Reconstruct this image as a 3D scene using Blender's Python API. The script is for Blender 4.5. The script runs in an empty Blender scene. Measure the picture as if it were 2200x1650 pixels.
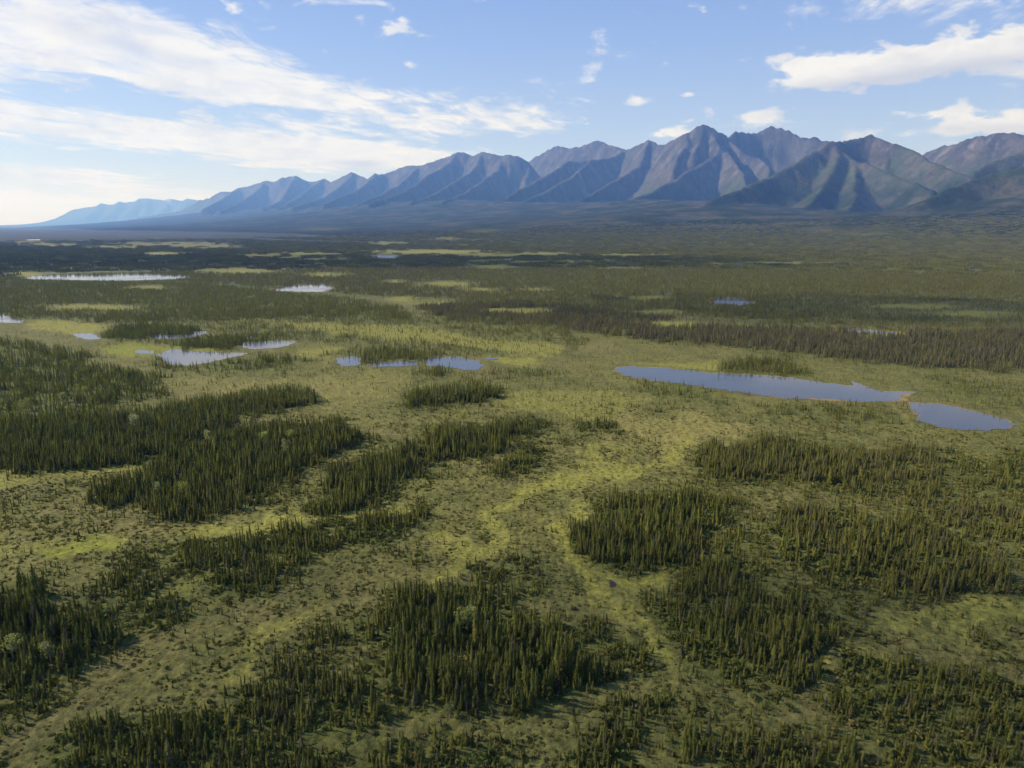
import bpy, math, random
import numpy as np
from mathutils import Vector

random.seed(7)
rng = np.random.default_rng(11)
S = bpy.context.scene
COL = S.collection
R = math.radians

# ------------------------------------------------------------------ camera
H = 100.0                      # metres above the plain
PITCH = R(12.66)
FOC = 1527.0                   # focal length in pixels of the 2200 px wide photograph
CP, SP = math.cos(PITCH), math.sin(PITCH)
cam_d = bpy.data.cameras.new('camera')
cam_d.sensor_fit = 'HORIZONTAL'
cam_d.sensor_width = 36.0
cam_d.lens = 36.0 * FOC / 2200.0
cam_d.clip_start = 1.0
cam_d.clip_end = 400000.0
cam = bpy.data.objects.new('camera', cam_d)
COL.objects.link(cam)
cam.location = (0, 0, H)
cam.rotation_euler = (R(90) - PITCH, 0, 0)
S.camera = cam

# ------------------------------------------------------------------ light
SUN_EL, SUN_AZ = R(34), R(-74)          # azimuth measured from +Y (view) towards +X
sun_dir = Vector((math.sin(SUN_AZ) * math.cos(SUN_EL), math.cos(SUN_AZ) * math.cos(SUN_EL), math.sin(SUN_EL)))
sl = bpy.data.lights.new('sun', 'SUN')
sl.energy = 5.0
sl.angle = R(0.5)
sl.color = (1.0, 0.93, 0.82)
so = bpy.data.objects.new('sun', sl)
COL.objects.link(so)
so.rotation_euler = (-sun_dir).to_track_quat('-Z', 'Y').to_euler()
so.location = (-300, 200, 400)

S.view_settings.view_transform = 'Standard'
S.view_settings.look = 'None'
S.view_settings.gamma = 1.0
S.view_settings.use_curve_mapping = False
S.view_settings.exposure = 0.66
S.render.engine = 'CYCLES'
S.cycles.use_denoising = True
S.cycles.denoiser = 'OPENIMAGEDENOISE'
S.cycles.denoising_input_passes = 'RGB_ALBEDO_NORMAL'
S.cycles.max_bounces = 5
S.cycles.diffuse_bounces = 2
S.cycles.glossy_bounces = 2
S.cycles.transparent_max_bounces = 4
S.cycles.volume_bounces = 0
S.cycles.sample_clamp_indirect = 4.0

# ------------------------------------------------------------------ node helpers
class NT:
    def __init__(self, tree):
        self.t = tree; self.n = tree.nodes; self.l = tree.links
    def new(self, kind, **kw):
        nd = self.n.new(kind)
        for k, v in kw.items():
            setattr(nd, k, v)
        return nd
    def put(self, sock, v):
        if v is None: return
        if isinstance(v, bpy.types.NodeSocket): self.l.new(v, sock)
        else: sock.default_value = v
    def math(self, op, a, b=None, c=None, clamp=False):
        nd = self.n.new('ShaderNodeMath'); nd.operation = op; nd.use_clamp = clamp
        self.put(nd.inputs[0], a); self.put(nd.inputs[1], b); self.put(nd.inputs[2], c)
        return nd.outputs[0]
    def vmath(self, op, a, b=None):
        nd = self.n.new('ShaderNodeVectorMath'); nd.operation = op
        self.put(nd.inputs[0], a); self.put(nd.inputs[1], b)
        return nd.outputs[0]
    def mix(self, fac, a, b, blend='MIX', clamp=True):
        nd = self.n.new('ShaderNodeMix'); nd.data_type = 'RGBA'; nd.blend_type = blend; nd.clamp_factor = clamp
        self.put(nd.inputs[0], fac); self.put(nd.inputs[6], a); self.put(nd.inputs[7], b)
        return nd.outputs[2]
    def noise(self, vec, scale, detail=4.0, rough=0.55, dist=0.0, dims='3D'):
        nd = self.n.new('ShaderNodeTexNoise'); nd.noise_dimensions = dims
        self.put(nd.inputs['Vector'], vec)
        nd.inputs['Scale'].default_value = scale; nd.inputs['Detail'].default_value = detail
        nd.inputs['Roughness'].default_value = rough; nd.inputs['Distortion'].default_value = dist
        return nd.outputs['Fac']
    def ramp(self, v, lo, hi, smooth=True, a=0.0, b=1.0):
        nd = self.n.new('ShaderNodeMapRange')
        nd.interpolation_type = 'SMOOTHSTEP' if smooth else 'LINEAR'
        self.put(nd.inputs[0], v)
        for i, q in enumerate((lo, hi, a, b)):
            nd.inputs[i + 1].default_value = q
        return nd.outputs[0]
    def combine(self, x, y, z):
        nd = self.n.new('ShaderNodeCombineXYZ')
        self.put(nd.inputs[0], x); self.put(nd.inputs[1], y); self.put(nd.inputs[2], z)
        return nd.outputs[0]

def ray(px, py):
    u = (px - 1100.0) / FOC; v = (825.0 - py) / FOC
    return u, CP + v * SP, -SP + v * CP
def azel(px, py):
    x, y, z = ray(px, py)
    return math.atan2(x, y), math.atan2(z, math.hypot(x, y))

# ------------------------------------------------------------------ world: sky with clouds
W = bpy.data.worlds.new('World'); S.world = W; W.use_nodes = True
W.cycles.sampling_method = 'MANUAL'; W.cycles.sample_map_resolution = 512
w = NT(W.node_tree); w.n.clear()
SKY_STRENGTH = 0.145
sky = w.new('ShaderNodeTexSky', sky_type='NISHITA', sun_disc=False)
sky.sun_elevation = SUN_EL; sky.sun_rotation = SUN_AZ; sky.altitude = 600
sky.air_density = 1.0; sky.dust_density = 0.6; sky.ozone_density = 1.6
tc = w.new('ShaderNodeTexCoord').outputs['Generated']
sx = w.new('ShaderNodeSeparateXYZ'); w.l.new(tc, sx.inputs[0])
dx, dy, dz = sx.outputs
az = w.math('ARCTAN2', dx, dy)
hor = w.math('SQRT', w.math('ADD', w.math('MULTIPLY', dx, dx), w.math('MULTIPLY', dy, dy)))
el = w.math('ARCTAN2', dz, hor)
zc = w.math('MAXIMUM', w.math('ADD', dz, 0.045), 0.02)
plane = w.combine(w.math('DIVIDE', dx, zc), w.math('DIVIDE', dy, zc), 0.0)      # cloud layer seen in perspective
# cirrus streets, stretched along the wind
def streets(kalong, kacross, wind):
    c, q = math.cos(wind), math.sin(wind)
    al = w.math('ADD', w.math('MULTIPLY', dx, q), w.math('MULTIPLY', dy, c)); ac = w.math('SUBTRACT', w.math('MULTIPLY', dx, c), w.math('MULTIPLY', dy, q))
    return w.combine(w.math('DIVIDE', w.math('MULTIPLY', al, kalong), zc), w.math('DIVIDE', w.math('MULTIPLY', ac, kacross), zc), 0.0)
n_big = w.noise(streets(0.45, 1.1, R(14)), 0.8, 6.0, 0.55, 0.5)
n_fine = w.noise(streets(0.7, 2.3, R(14)), 1.5, 9.0, 0.66, 0.7)
angv = w.combine(w.math('MULTIPLY', az, 1.0), w.math('MULTIPLY', el, 2.2), 0.0)
n_puff = w.noise(angv, 22.0, 8.0, 0.6, 0.25)
n_puff2 = w.noise(angv, 6.0, 6.0, 0.6, 0.4)
def blob(px, py, rx, ry, amp, tilt=0.0):
    a0, e0 = azel(px, py); k = 1.0 / FOC
    da = w.math('SUBTRACT', az, a0); de = w.math('SUBTRACT', el, e0)
    c, s = math.cos(tilt), math.sin(tilt)
    u = w.math('ADD', w.math('MULTIPLY', da, c / (rx * k)), w.math('MULTIPLY', de, s / (rx * k)))
    v = w.math('ADD', w.math('MULTIPLY', da, -s / (ry * k)), w.math('MULTIPLY', de, c / (ry * k)))
    q = w.math('ADD', w.math('MULTIPLY', u, u), w.math('MULTIPLY', v, v))
    return w.math('MULTIPLY', w.math('EXPONENT', w.math('MULTIPLY', q, -1.0)), amp)
def total(lst):
    r = lst[0]
    for b in lst[1:]: r = w.math('ADD', r, b)
    return r
cir = total([
    blob(-60, 130, 430, 115, 0.72, R(-4)), blob(260, 90, 200, 50, 0.2, R(-15)), blob(400, 120, 200, 60, 0.35, R(-25)), blob(640, 180, 330, 60, 0.36, R(-18)), blob(60, 40, 200, 60, 0.25),
    blob(330, 290, 620, 38, 0.50, R(-5)), blob(760, 335, 330, 30, 0.75, R(-1)), blob(140, 388, 440, 26, 0.75, R(-3)), blob(900, 215, 250, 26, 0.42, R(-4)),
    blob(1020, 265, 230, 22, 0.50, R(-2)), blob(1230, 130, 150, 80, 0.42, R(30)), blob(1780, 20, 300, 40, 0.55), blob(2050, 60, 260, 30, 0.35, R(12)), blob(740, 4, 120, 10, 0.7),
    blob(330, 222, 280, 16, -0.62, R(-4)), blob(110, 216, 220, 12, -0.6, R(-3)), blob(250, 185, 140, 14, -0.35, R(-8)), blob(620, 236, 130, 10, -0.3, R(-4)), blob(180, 338, 200, 13, -0.8), blob(560, 400, 280, 24, -0.7), blob(480, 330, 140, 9, -0.35), blob(200, 350, 200, 10, -0.3),
    blob(1500, 120, 300, 200, -0.40), blob(1600, 370, 600, 70, -0.5), blob(600, 40, 220, 60, -0.45, R(-22)), blob(1950, 150, 400, 200, -0.30), blob(1050, 70, 260, 90, -0.42), blob(1000, 160, 160, 30, -0.2, R(-10)), blob(40, 432, 480, 16, 0.6), blob(-200, 470, 500, 30, 0.2), blob(1050, 310, 200, 16, -0.4)])
n_det = w.noise(streets(1.0, 1.5, R(14)), 2.6, 10.0, 0.66, 0.4)
nz = total([w.math('MULTIPLY', w.math('SUBTRACT', n_big, 0.5), 1.6), w.math('MULTIPLY', w.math('SUBTRACT', n_fine, 0.5), 1.6), w.math('MULTIPLY', w.math('SUBTRACT', n_det, 0.5), 1.7)])
field = w.math('ADD', nz, cir)
c1 = w.ramp(field, 0.08, 0.74)
cum = total([
    blob(1730, 148, 70, 26, 0.62), blob(1850, 140, 130, 26, 0.62, R(4)), blob(2030, 122, 190, 28, 0.66, R(5)), blob(2260, 110, 150, 40, 0.6),
    blob(1925, 166, 40, 14, 0.6), blob(2060, 250, 150, 17, 0.5, R(-4)), blob(2230, 265, 150, 24, 0.55), blob(1960, 285, 150, 9, 0.4),
    blob(1615, 262, 58, 24, 0.62), blob(1430, 290, 40, 20, 0.6), blob(1490, 265, 26, 26, 0.4), blob(1368, 216, 24, 10, 0.5), blob(1480, 203, 16, 6, 0.45),
    blob(840, 50, 50, 22, 0.5, R(12)), blob(500, 18, 46, 14, 0.45, R(-25)), blob(880, 140, 26, 12, 0.4), blob(612, 218, 20, 7, 0.42), blob(330, 170, 90, 12, 0.30, R(-10)),
    blob(760, 262, 70, 14, 0.42), blob(1260, 265, 10, 5, 0.4), blob(1735, 262, 12, 6, 0.35), blob(200, 150, 240, 60, 0.24)])
cf_ = w.math('ADD', w.math('ADD', w.math('MULTIPLY', w.math('SUBTRACT', n_puff, 0.5), 2.1), w.math('MULTIPLY', w.math('SUBTRACT', n_puff2, 0.5), 0.9)), cum)
c2 = w.ramp(cf_, 0.28, 0.66)
under = total([blob(1880, 172, 260, 16, 0.8, R(5)), blob(2100, 150, 200, 14, 0.7, R(4)), blob(1640, 280, 50, 9, 0.6), blob(2100, 278, 220, 12, 0.6, R(-3)), blob(775, 352, 50, 8, 0.9), blob(1940, 178, 40, 7, 0.5), blob(250, 90, 160, 16, 0.55, R(-12)), blob(120, 180, 200, 12, 0.5), blob(20, 375, 90, 12, 0.3), blob(330, 60, 60, 12, 0.4)])
cov = w.math('MAXIMUM', w.math('MULTIPLY', c1, w.ramp(n_det, 0.35, 0.62, True, 0.72, 0.98)), w.math('MULTIPLY', c2, 0.97))
# thick parts a little greyer, thin rims whiter
thick = w.ramp(w.math('ADD', n_puff2, w.math('MULTIPLY', w.math('SUBTRACT', n_puff, 0.5), 0.9)), 0.42, 0.75)
ccol = w.mix(thick, (4.25, 4.22, 4.15, 1), (3.45, 3.52, 3.7, 1))
rmp = w.new('ShaderNodeValToRGB'); w.put(rmp.inputs[0], w.math('DIVIDE', el, R(90)))
els = rmp.color_ramp.elements
STOPS = [(0.0, (3.2, 3.35, 3.7)), (0.03, (2.8, 3.1, 3.8)), (0.06, (2.3, 2.85, 4.15)), (0.13, (1.6, 2.25, 4.1)), (0.21, (0.98, 1.68, 3.8)), (0.31, (0.58, 1.22, 3.3)), (1.0, (0.45, 1.0, 2.8))]
els[0].position, els[0].color = STOPS[0][0], tuple(v / 8 for v in STOPS[0][1]) + (1,)
els[1].position, els[1].color = STOPS[-1][0], tuple(v / 8 for v in STOPS[-1][1]) + (1,)
for p_, c_ in STOPS[1:-1]:
    e_ = els.new(p_); e_.color = tuple(v / 8 for v in c_) + (1,)
grad = w.vmath('SCALE', rmp.outputs[0]); grad.node.inputs['Scale'].default_value = 6.6
skyc = w.mix(0.82, sky.outputs[0], grad)
ccol = w.mix(w.math('MULTIPLY', under, 0.9, None, True), ccol, (2.7, 2.85, 3.35, 1))
fin = w.mix(cov, skyc, ccol)
bg = w.new('ShaderNodeBackground'); bg.inputs[1].default_value = SKY_STRENGTH
w.l.new(fin, bg.inputs[0])
wo = w.new('ShaderNodeOutputWorld'); w.l.new(bg.outputs[0], wo.inputs[0])

# ------------------------------------------------------------------ numpy noise
def _hash(ix, iy, seed):
    h = (ix.astype(np.int64) * 374761393 + iy.astype(np.int64) * 668265263 + seed * 974634577) & 0xFFFFFFFF
    h = ((h ^ (h >> 13)) * 1274126177) & 0xFFFFFFFF
    return ((h ^ (h >> 16)) & 0xFFFF) / 65536.0 * (2 * np.pi)
def pnoise(x, y, seed=0):
    x0 = np.floor(x); y0 = np.floor(y); fx = x - x0; fy = y - y0
    u = fx * fx * fx * (fx * (fx * 6 - 15) + 10); v = fy * fy * fy * (fy * (fy * 6 - 15) + 10)
    def g(i, j):
        a = _hash(x0 + i, y0 + j, seed)
        return np.cos(a) * (fx - i) + np.sin(a) * (fy - j)
    a = g(0, 0); b = g(1, 0); c = g(0, 1); d = g(1, 1)
    return 1.5 * ((a + u * (b - a)) * (1 - v) + (c + u * (d - c)) * v)
def fbm(x, y, octv=4, seed=0, gain=0.5):
    s = 0.0; a = 1.0; f = 1.0
    for o in range(octv):
        s = s + a * pnoise(x * f + 17.3 * o, y * f - 9.1 * o, seed + o); a *= gain; f *= 2.03
    return s
def ridged(x, y, octv=4, seed=0, gain=0.5):
    s = 0.0; a = 1.0; f = 1.0
    for o in range(octv):
        s = s + a * (1 - np.abs(pnoise(x * f + 5.7 * o, y * f + 3.3 * o, seed + o)) * 2); a *= gain; f *= 2.1
    return s
def smooth(x, a, b):
    t = np.clip((x - a) / (b - a), 0, 1); return t * t * (3 - 2 * t)

# ------------------------------------------------------------------ mountains: traced crest and spur lines at their real distances
def pt(px, py, dkm):
    x, y, z = ray(px, py); h = math.hypot(x, y); d = dkm * 1000.0
    return (x / h * d, y / h * d, H + z / h * d)
def spur(nodes, dkm, reach=0.26):
    """a spur that comes forward from the crest towards the plain"""
    L = [0.0]
    for (x0, y0), (x1, y1) in zip(nodes, nodes[1:]): L.append(L[-1] + math.hypot(x1 - x0, y1 - y0))
    return [pt(px, py, dkm * (1 - reach * l / L[-1])) for (px, py), l in zip(nodes, L)]
def line(nodes): return [pt(*q) for q in nodes]
RIDGES = []     # (points, slope)
def add(pts, slope=0.95, kind=0): RIDGES.append((np.array(pts), slope * 1.75, kind))
add(line([(300, 466, 36), (389, 453, 33), (430, 429, 31), (455, 422, 30.5), (477, 411, 29.5), (493, 412, 29), (514, 402, 28.5), (530, 401, 28), (557, 393, 27), (573, 387, 26.5), (591, 391, 26), (608, 380, 25.3), (634, 377, 25), (662, 390, 25), (678, 390, 25), (694, 383, 24.5), (713, 391, 23.5), (736, 379, 22.5), (758, 369, 22), (773, 377, 21.6), (789, 384, 21), (804, 372, 20.5), (814, 375, 20.5), (831, 372, 20.4), (854, 362, 20), (876, 354, 19.5), (905, 356, 18.7), (936, 344, 18), (964, 336, 17.4), (984, 325, 17), (1000, 328, 16.8), (1014, 333, 16.7), (1037, 326, 16.4), (1054, 329, 16.2), (1078, 334, 15.8), (1094, 332, 15.6), (1113, 335, 15.5), (1132, 345, 15.5)]), 0.8)
add(line([(1132, 347, 17.5), (1164, 329, 17.3), (1193, 312, 17), (1227, 317, 16.6), (1264, 310, 16.2), (1283, 300, 16), (1309, 310, 15.6), (1331, 318, 15.2), (1345, 322, 14.9), (1373, 311, 14.3), (1391, 300, 14), (1400, 303, 13.9), (1414, 309, 13.7), (1431, 310, 13.4), (1451, 298, 13), (1482, 280, 12.7), (1511, 265, 12.5), (1522, 267, 12.5), (1538, 275, 12.5), (1567, 292, 12.6), (1584, 282, 12.9), (1605, 283, 13), (1614, 285, 13.1), (1638, 279, 13.2), (1656, 269, 13.2), (1691, 276, 13.1), (1722, 294, 12.9), (1745, 295, 12.8), (1775, 301, 12.7), (1840, 315, 12.8)]), 0.95)
add(line([(1773, 305, 9.6), (1791, 303, 9.5), (1809, 303, 9.7), (1845, 297, 9.9), (1856, 294, 10), (1871, 288, 10), (1882, 294, 10), (1898, 297, 9.9), (1927, 309, 9.6), (1978, 332, 9.2), (2018, 350, 8.8), (2073, 376, 8.3), (2100, 386, 8.1)]), 0.72)
add(line([(1960, 345, 12.2), (1978, 332, 12), (1996, 323, 11.8), (2027, 312, 11.6), (2054, 308, 11.4), (2082, 298, 11.2), (2109, 291, 11.1), (2136, 289, 11), (2153, 283, 10.9), (2182, 285, 10.8), (2200, 286, 10.7), (2290, 292, 10.2), (2400, 280, 9.6), (2600, 300, 8.8)]), 0.75)
add(line([(2330, 265, 9.2), (2260, 300, 9.1), (2200, 325, 9.0), (2145, 344, 8.8), (2090, 368, 8.5)]), 0.55)
add(line([(2700, 300, 6.6), (2450, 300, 6.9), (2300, 328, 7.0), (2200, 354, 6.9), (2109, 381, 6.7), (2040, 404, 6.4), (1985, 432, 6.1), (1930, 458, 5.8)]), 0.36)
# spurs of the main peak and its neighbours
add(spur([(1535, 290), (1549, 323), (1509, 350), (1455, 378), (1400, 410), (1340, 432), (1280, 449)], 12.3))
add(line([(1549, 323, 12), (1564, 327, 11.8), (1582, 352, 11.4), (1598, 376, 11), (1600, 395, 10.6)]))
add(line([(1567, 300, 12.5), (1600, 328, 12.1), (1636, 341, 11.8), (1655, 357, 11.4), (1650, 380, 10.9)]))
add(line([(1478, 283, 12.65), (1480, 305, 12.3), (1460, 332, 11.9), (1443, 368, 11.4)]), 1.0)
add(line([(1511, 268, 12.5), (1505, 300, 12.2), (1492, 330, 11.9)]), 1.1)
add(spur([(1391, 301), (1385, 330), (1373, 355), (1318, 387), (1264, 420), (1215, 440)], 13.9))
add(line([(1373, 355, 13.3), (1372, 385, 12.8), (1362, 425, 12.2)]), 0.95)
add(spur([(1345, 322), (1310, 338), (1273, 343), (1240, 368), (1195, 398), (1149, 422), (1100, 440)], 14.8))
add(line([(1264, 346, 14.2), (1262, 389, 13.6), (1249, 424, 13)]), 0.95)
add(line([(1327, 332, 14.6), (1322, 360, 14.2), (1318, 385, 13.9)]), 1.0)
add(spur([(1285, 342), (1240, 346), (1222, 344), (1190, 365), (1150, 386), (1096, 420), (1050, 437)], 15.0))
add(line([(1222, 345, 14.6), (1222, 362, 14.3), (1216, 378, 14.0)]), 1.0)
add(spur([(1078, 335), (1073, 360), (1045, 382), (1000, 413), (950, 434)], 15.8))
add(line([(1094, 333, 15.6), (1094, 371, 15.1), (1085, 395, 14.7), (1069, 412, 14.4), (1055, 428, 14.0)]))
add(line([(1132, 345, 15.6), (1140, 365, 15.2), (1130, 385, 14.8)]), 1.0)
add(spur([(1037, 327), (1030, 350), (1012, 368), (964, 394), (924, 420), (880, 435)], 16.4))
add(spur([(985, 326), (965, 350), (924, 371), (891, 396), (836, 424), (790, 438)], 17))
add(line([(954, 364, 16.6), (950, 390, 16.1), (930, 415, 15.6)]), 0.95)
add(spur([(905, 356), (884, 371), (854, 398), (811, 420), (764, 437)], 18.7))
add(spur([(831, 372), (804, 376), (789, 393), (751, 415), (691, 440)], 20.3))
add(spur([(758, 370), (736, 398), (691, 425), (627, 445)], 22))
add(line([(758, 371, 22), (752, 395, 21.4), (728, 420, 20.6)]), 0.95)
add(spur([(694, 384), (665, 405), (625, 432), (590, 448)], 24.3))
add(spur([(634, 378), (618, 405), (600, 432), (560, 450)], 25))
add(spur([(573, 388), (545, 415), (505, 438), (470, 452)], 26.5))
add(spur([(514, 402), (480, 425), (440, 447)], 28.4))
# front peak on the right
add(spur([(1785, 303), (1745, 326), (1700, 354), (1664, 374), (1600, 401), (1554, 420), (1500, 445)], 9.5), 0.62)
add(line([(1791, 303, 9.5), (1798, 335, 9.1), (1782, 385, 8.4), (1750, 430, 7.6), (1720, 462, 7.0)]), 0.55)
add(line([(1795, 304, 9.5), (1812, 328, 9.3), (1836, 342, 9.1), (1870, 352, 8.9), (1907, 367, 8.6), (1950, 388, 8.2), (2000, 410, 7.7)]), 0.75)
add(line([(1893, 297, 9.9), (1908, 328, 9.6), (1903, 350, 9.3)]), 0.8)
add(line([(1836, 345, 9.1), (1840, 385, 8.5), (1835, 425, 7.8), (1820, 455, 7.1)]), 0.5)
# distant range
add(line([(100, 481, 52), (123, 471, 52), (157, 450, 51), (198, 444, 51), (218, 437, 50.5), (236, 440, 50.5), (257, 433, 50), (268, 435, 50), (293, 432, 50), (302, 426, 50), (320, 426, 50), (341, 429, 50), (364, 426, 49.5), (386, 431, 49.5), (402, 426, 49), (425, 430, 49), (470, 432, 48), (520, 440, 47)]), 0.5, 1)
for a, b, dk in [((218, 437), (190, 462), 50.5), ((257, 433), (230, 464), 50), ((302, 426), (270, 462), 50), ((320, 426), (310, 462), 50), ((364, 426), (345, 460), 49.5), ((402, 426), (380, 458), 49)]:
    add(line([(a[0], a[1], dk), ((a[0] + b[0]) / 2, (a[1] + b[1]) / 2 + 2, dk - 1.3), (b[0], b[1], dk - 3)]), 0.55, 1)

# foot of the facets: a long gravel and forest apron falls from here to the plain
add(line([(440, 452, 25), (620, 441, 19.5), (764, 437, 15.5), (836, 429, 13.8), (924, 424, 13), (1000, 422, 12.2), (1096, 427, 11.4), (1149, 428, 11), (1264, 427, 10.3), (1400, 420, 9.4), (1554, 425, 7.7), (1700, 445, 6.9), (1835, 450, 6.5), (1964, 449, 5.9), (2200, 440, 5.7), (2500, 420, 5.8)]), 1.0, 2)
def mountain_height(x, y):
    """height above the plain, arrays in metres"""
    shp = x.shape; x = x.ravel(); y = y.ravel()
    wx = 35 * fbm(x / 900, y / 900, 3, 31); wy = 35 * fbm(x / 900, y / 900, 3, 57)
    X = x + wx; Y = y + wy
    best = np.zeros_like(x); rib_t = np.zeros_like(x); rib_d = np.full_like(x, 1e5); zc_ = np.zeros_like(x)
    for k, (P, sl_, kind) in enumerate(RIDGES):
        lo = P[:, :2].min(0) - 9000; hi = P[:, :2].max(0) + 9000
        m = (X > lo[0]) & (X < hi[0]) & (Y > lo[1]) & (Y < hi[1])
        if not m.any(): continue
        xm = X[m]; ym = Y[m]
        d2 = np.full(xm.shape, 1e18); zz = np.zeros(xm.shape); tt = np.zeros(xm.shape); acc = 0.0
        hb = np.zeros(xm.shape)
        for i in range(len(P) - 1):
            ax, ay, a_z = P[i]; bx, by, b_z = P[i + 1]
            ux, uy = bx - ax, by - ay; L2 = ux * ux + uy * uy + 1e-6
            t = np.clip(((xm - ax) * ux + (ym - ay) * uy) / L2, 0, 1)
            d = np.sqrt((xm - ax - t * ux) ** 2 + (ym - ay - t * uy) ** 2)
            cr = 0.0022 * math.hypot(ax, ay); d = np.sqrt(d * d + cr * cr) - cr      # crests are rounded, not knife edges
            z = np.maximum(a_z + t * (b_z - a_z), 5.0)
            h = z * np.exp(-sl_ * d / z) if kind != 2 else 0.9 * z * np.clip(1 - d / min(5500.0, 0.5 * math.hypot(ax, ay)), 0, 1) ** 1.6
            q = h > hb
            hb = np.where(q, h, hb); tt = np.where(q, acc + t * math.sqrt(L2), tt); d2 = np.where(q, d, d2); zz = np.where(q, z, zz)
            acc += math.sqrt(L2)
        old = best[m]; q = hb > old
        # a soft maximum keeps valley floors rounded
        kk = 25.0
        sm = np.maximum(hb, old) + np.where((hb > 1) & (old > 1), kk * np.exp(-np.abs(hb - old) / kk) * 0.35, 0)
        best[m] = sm
        r = rib_t[m]; r[q] = tt[q] + 7919 * k; rib_t[m] = r
        r = rib_d[m]; r[q] = d2[q]; rib_d[m] = r
        r = zc_[m]; r[q] = zz[q]; zc_[m] = r
    rel = np.clip(best / 900, 0, 1.3)
    # ribs and gullies run down from the crests
    jit = 40 * fbm(x / 260, y / 260, 2, 77)
    rib = (1 - 2 * np.abs(pnoise((rib_t + jit) / 260, rib_d / 3500, 5))) + 0.5 * (1 - 2 * np.abs(pnoise((rib_t + jit) / 105, rib_d / 1800, 6)))
    amp = np.minimum(rib_d, 420) * 0.11 * smooth(best, 140, 700)
    h = best + amp * (rib - 0.55)
    h = h + smooth(best, 60, 500) * 15 * (ridged(x / 420, y / 420, 4, 3) - 1.1)
    h = h + smooth(best, 600, 1200) * 20 * (ridged(x / 150, y / 150, 3, 13) - 1.0) * np.exp(-rib_d / 600) * (0.5 + 0.5 * smooth(rib_d, 40, 400))
    h = h + smooth(best, 420, 900) * 13 * (ridged(x / 62, y / 62, 2, 23) - 0.8) * (0.5 + 0.5 * smooth(rib_d, 40, 400))
    # alluvial apron
    h = h + smooth(best, 2, 60) * 6 * fbm(x / 500, y / 500, 3, 19)
    rr = np.hypot(x, y)
    h = np.where(best < 0.5, 0, h) * smooth(rr, 2300, 4800)
    return np.maximum(h, 0).reshape(shp), best.reshape(shp), rib_d.reshape(shp), (rib_t + 2 * jit).reshape(shp)

# ------------------------------------------------------------------ ground cover maps, laid out over the plain
MX, MY0, MSTEP = 1100, 484, 2.0
MYN = int((1650 - MY0) / MSTEP) + 1
GX, GY = np.meshgrid((np.arange(MX) + 0.5) * MSTEP, MY0 + (np.arange(MYN) + 0.5) * MSTEP)
def pip(pts):
    m = np.zeros(GX.shape, bool); n = len(pts)
    xs = [p[0] for p in pts]; ys = [p[1] for p in pts]
    j = n - 1
    for i in range(n):
        xi, yi, xj, yj = xs[i], ys[i], xs[j], ys[j]
        if yi != yj:
            c = ((yi > GY) != (yj > GY)) & (GX < (xj - xi) * (GY - yi) / (yj - yi) + xi)
            m ^= c
        j = i
    return m.astype(float)
def blur(a, sx_, sy_):
    for ax, s in ((1, sx_), (0, sy_)):
        k = max(1, int(round(s / MSTEP)))
        if k <= 1: continue
        for _ in range(2):
            pad = [(0, 0), (0, 0)]; pad[ax] = (k // 2 + 1, k - k // 2)
            c = np.cumsum(np.pad(a, pad, mode='edge'), axis=ax)
            n = a.shape[ax]
            hi = np.take(c, range(k, k + n), axis=ax); lo = np.take(c, range(0, n), axis=ax)
            a = (hi - lo) / k
    return a
def ell(cx, cy, rx, ry): return np.exp(-(((GX - cx) / rx) ** 2 + ((GY - cy) / ry) ** 2) ** 1.5)

def ground_xy(px, py):
    x, y, z = ray(px, py); t = -H / z
    return x * t, y * t
def to_px(x, y):
    zc = y * CP + H * SP
    return 1100 + FOC * x / zc, 825 - FOC * (y * SP - H * CP) / zc

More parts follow.
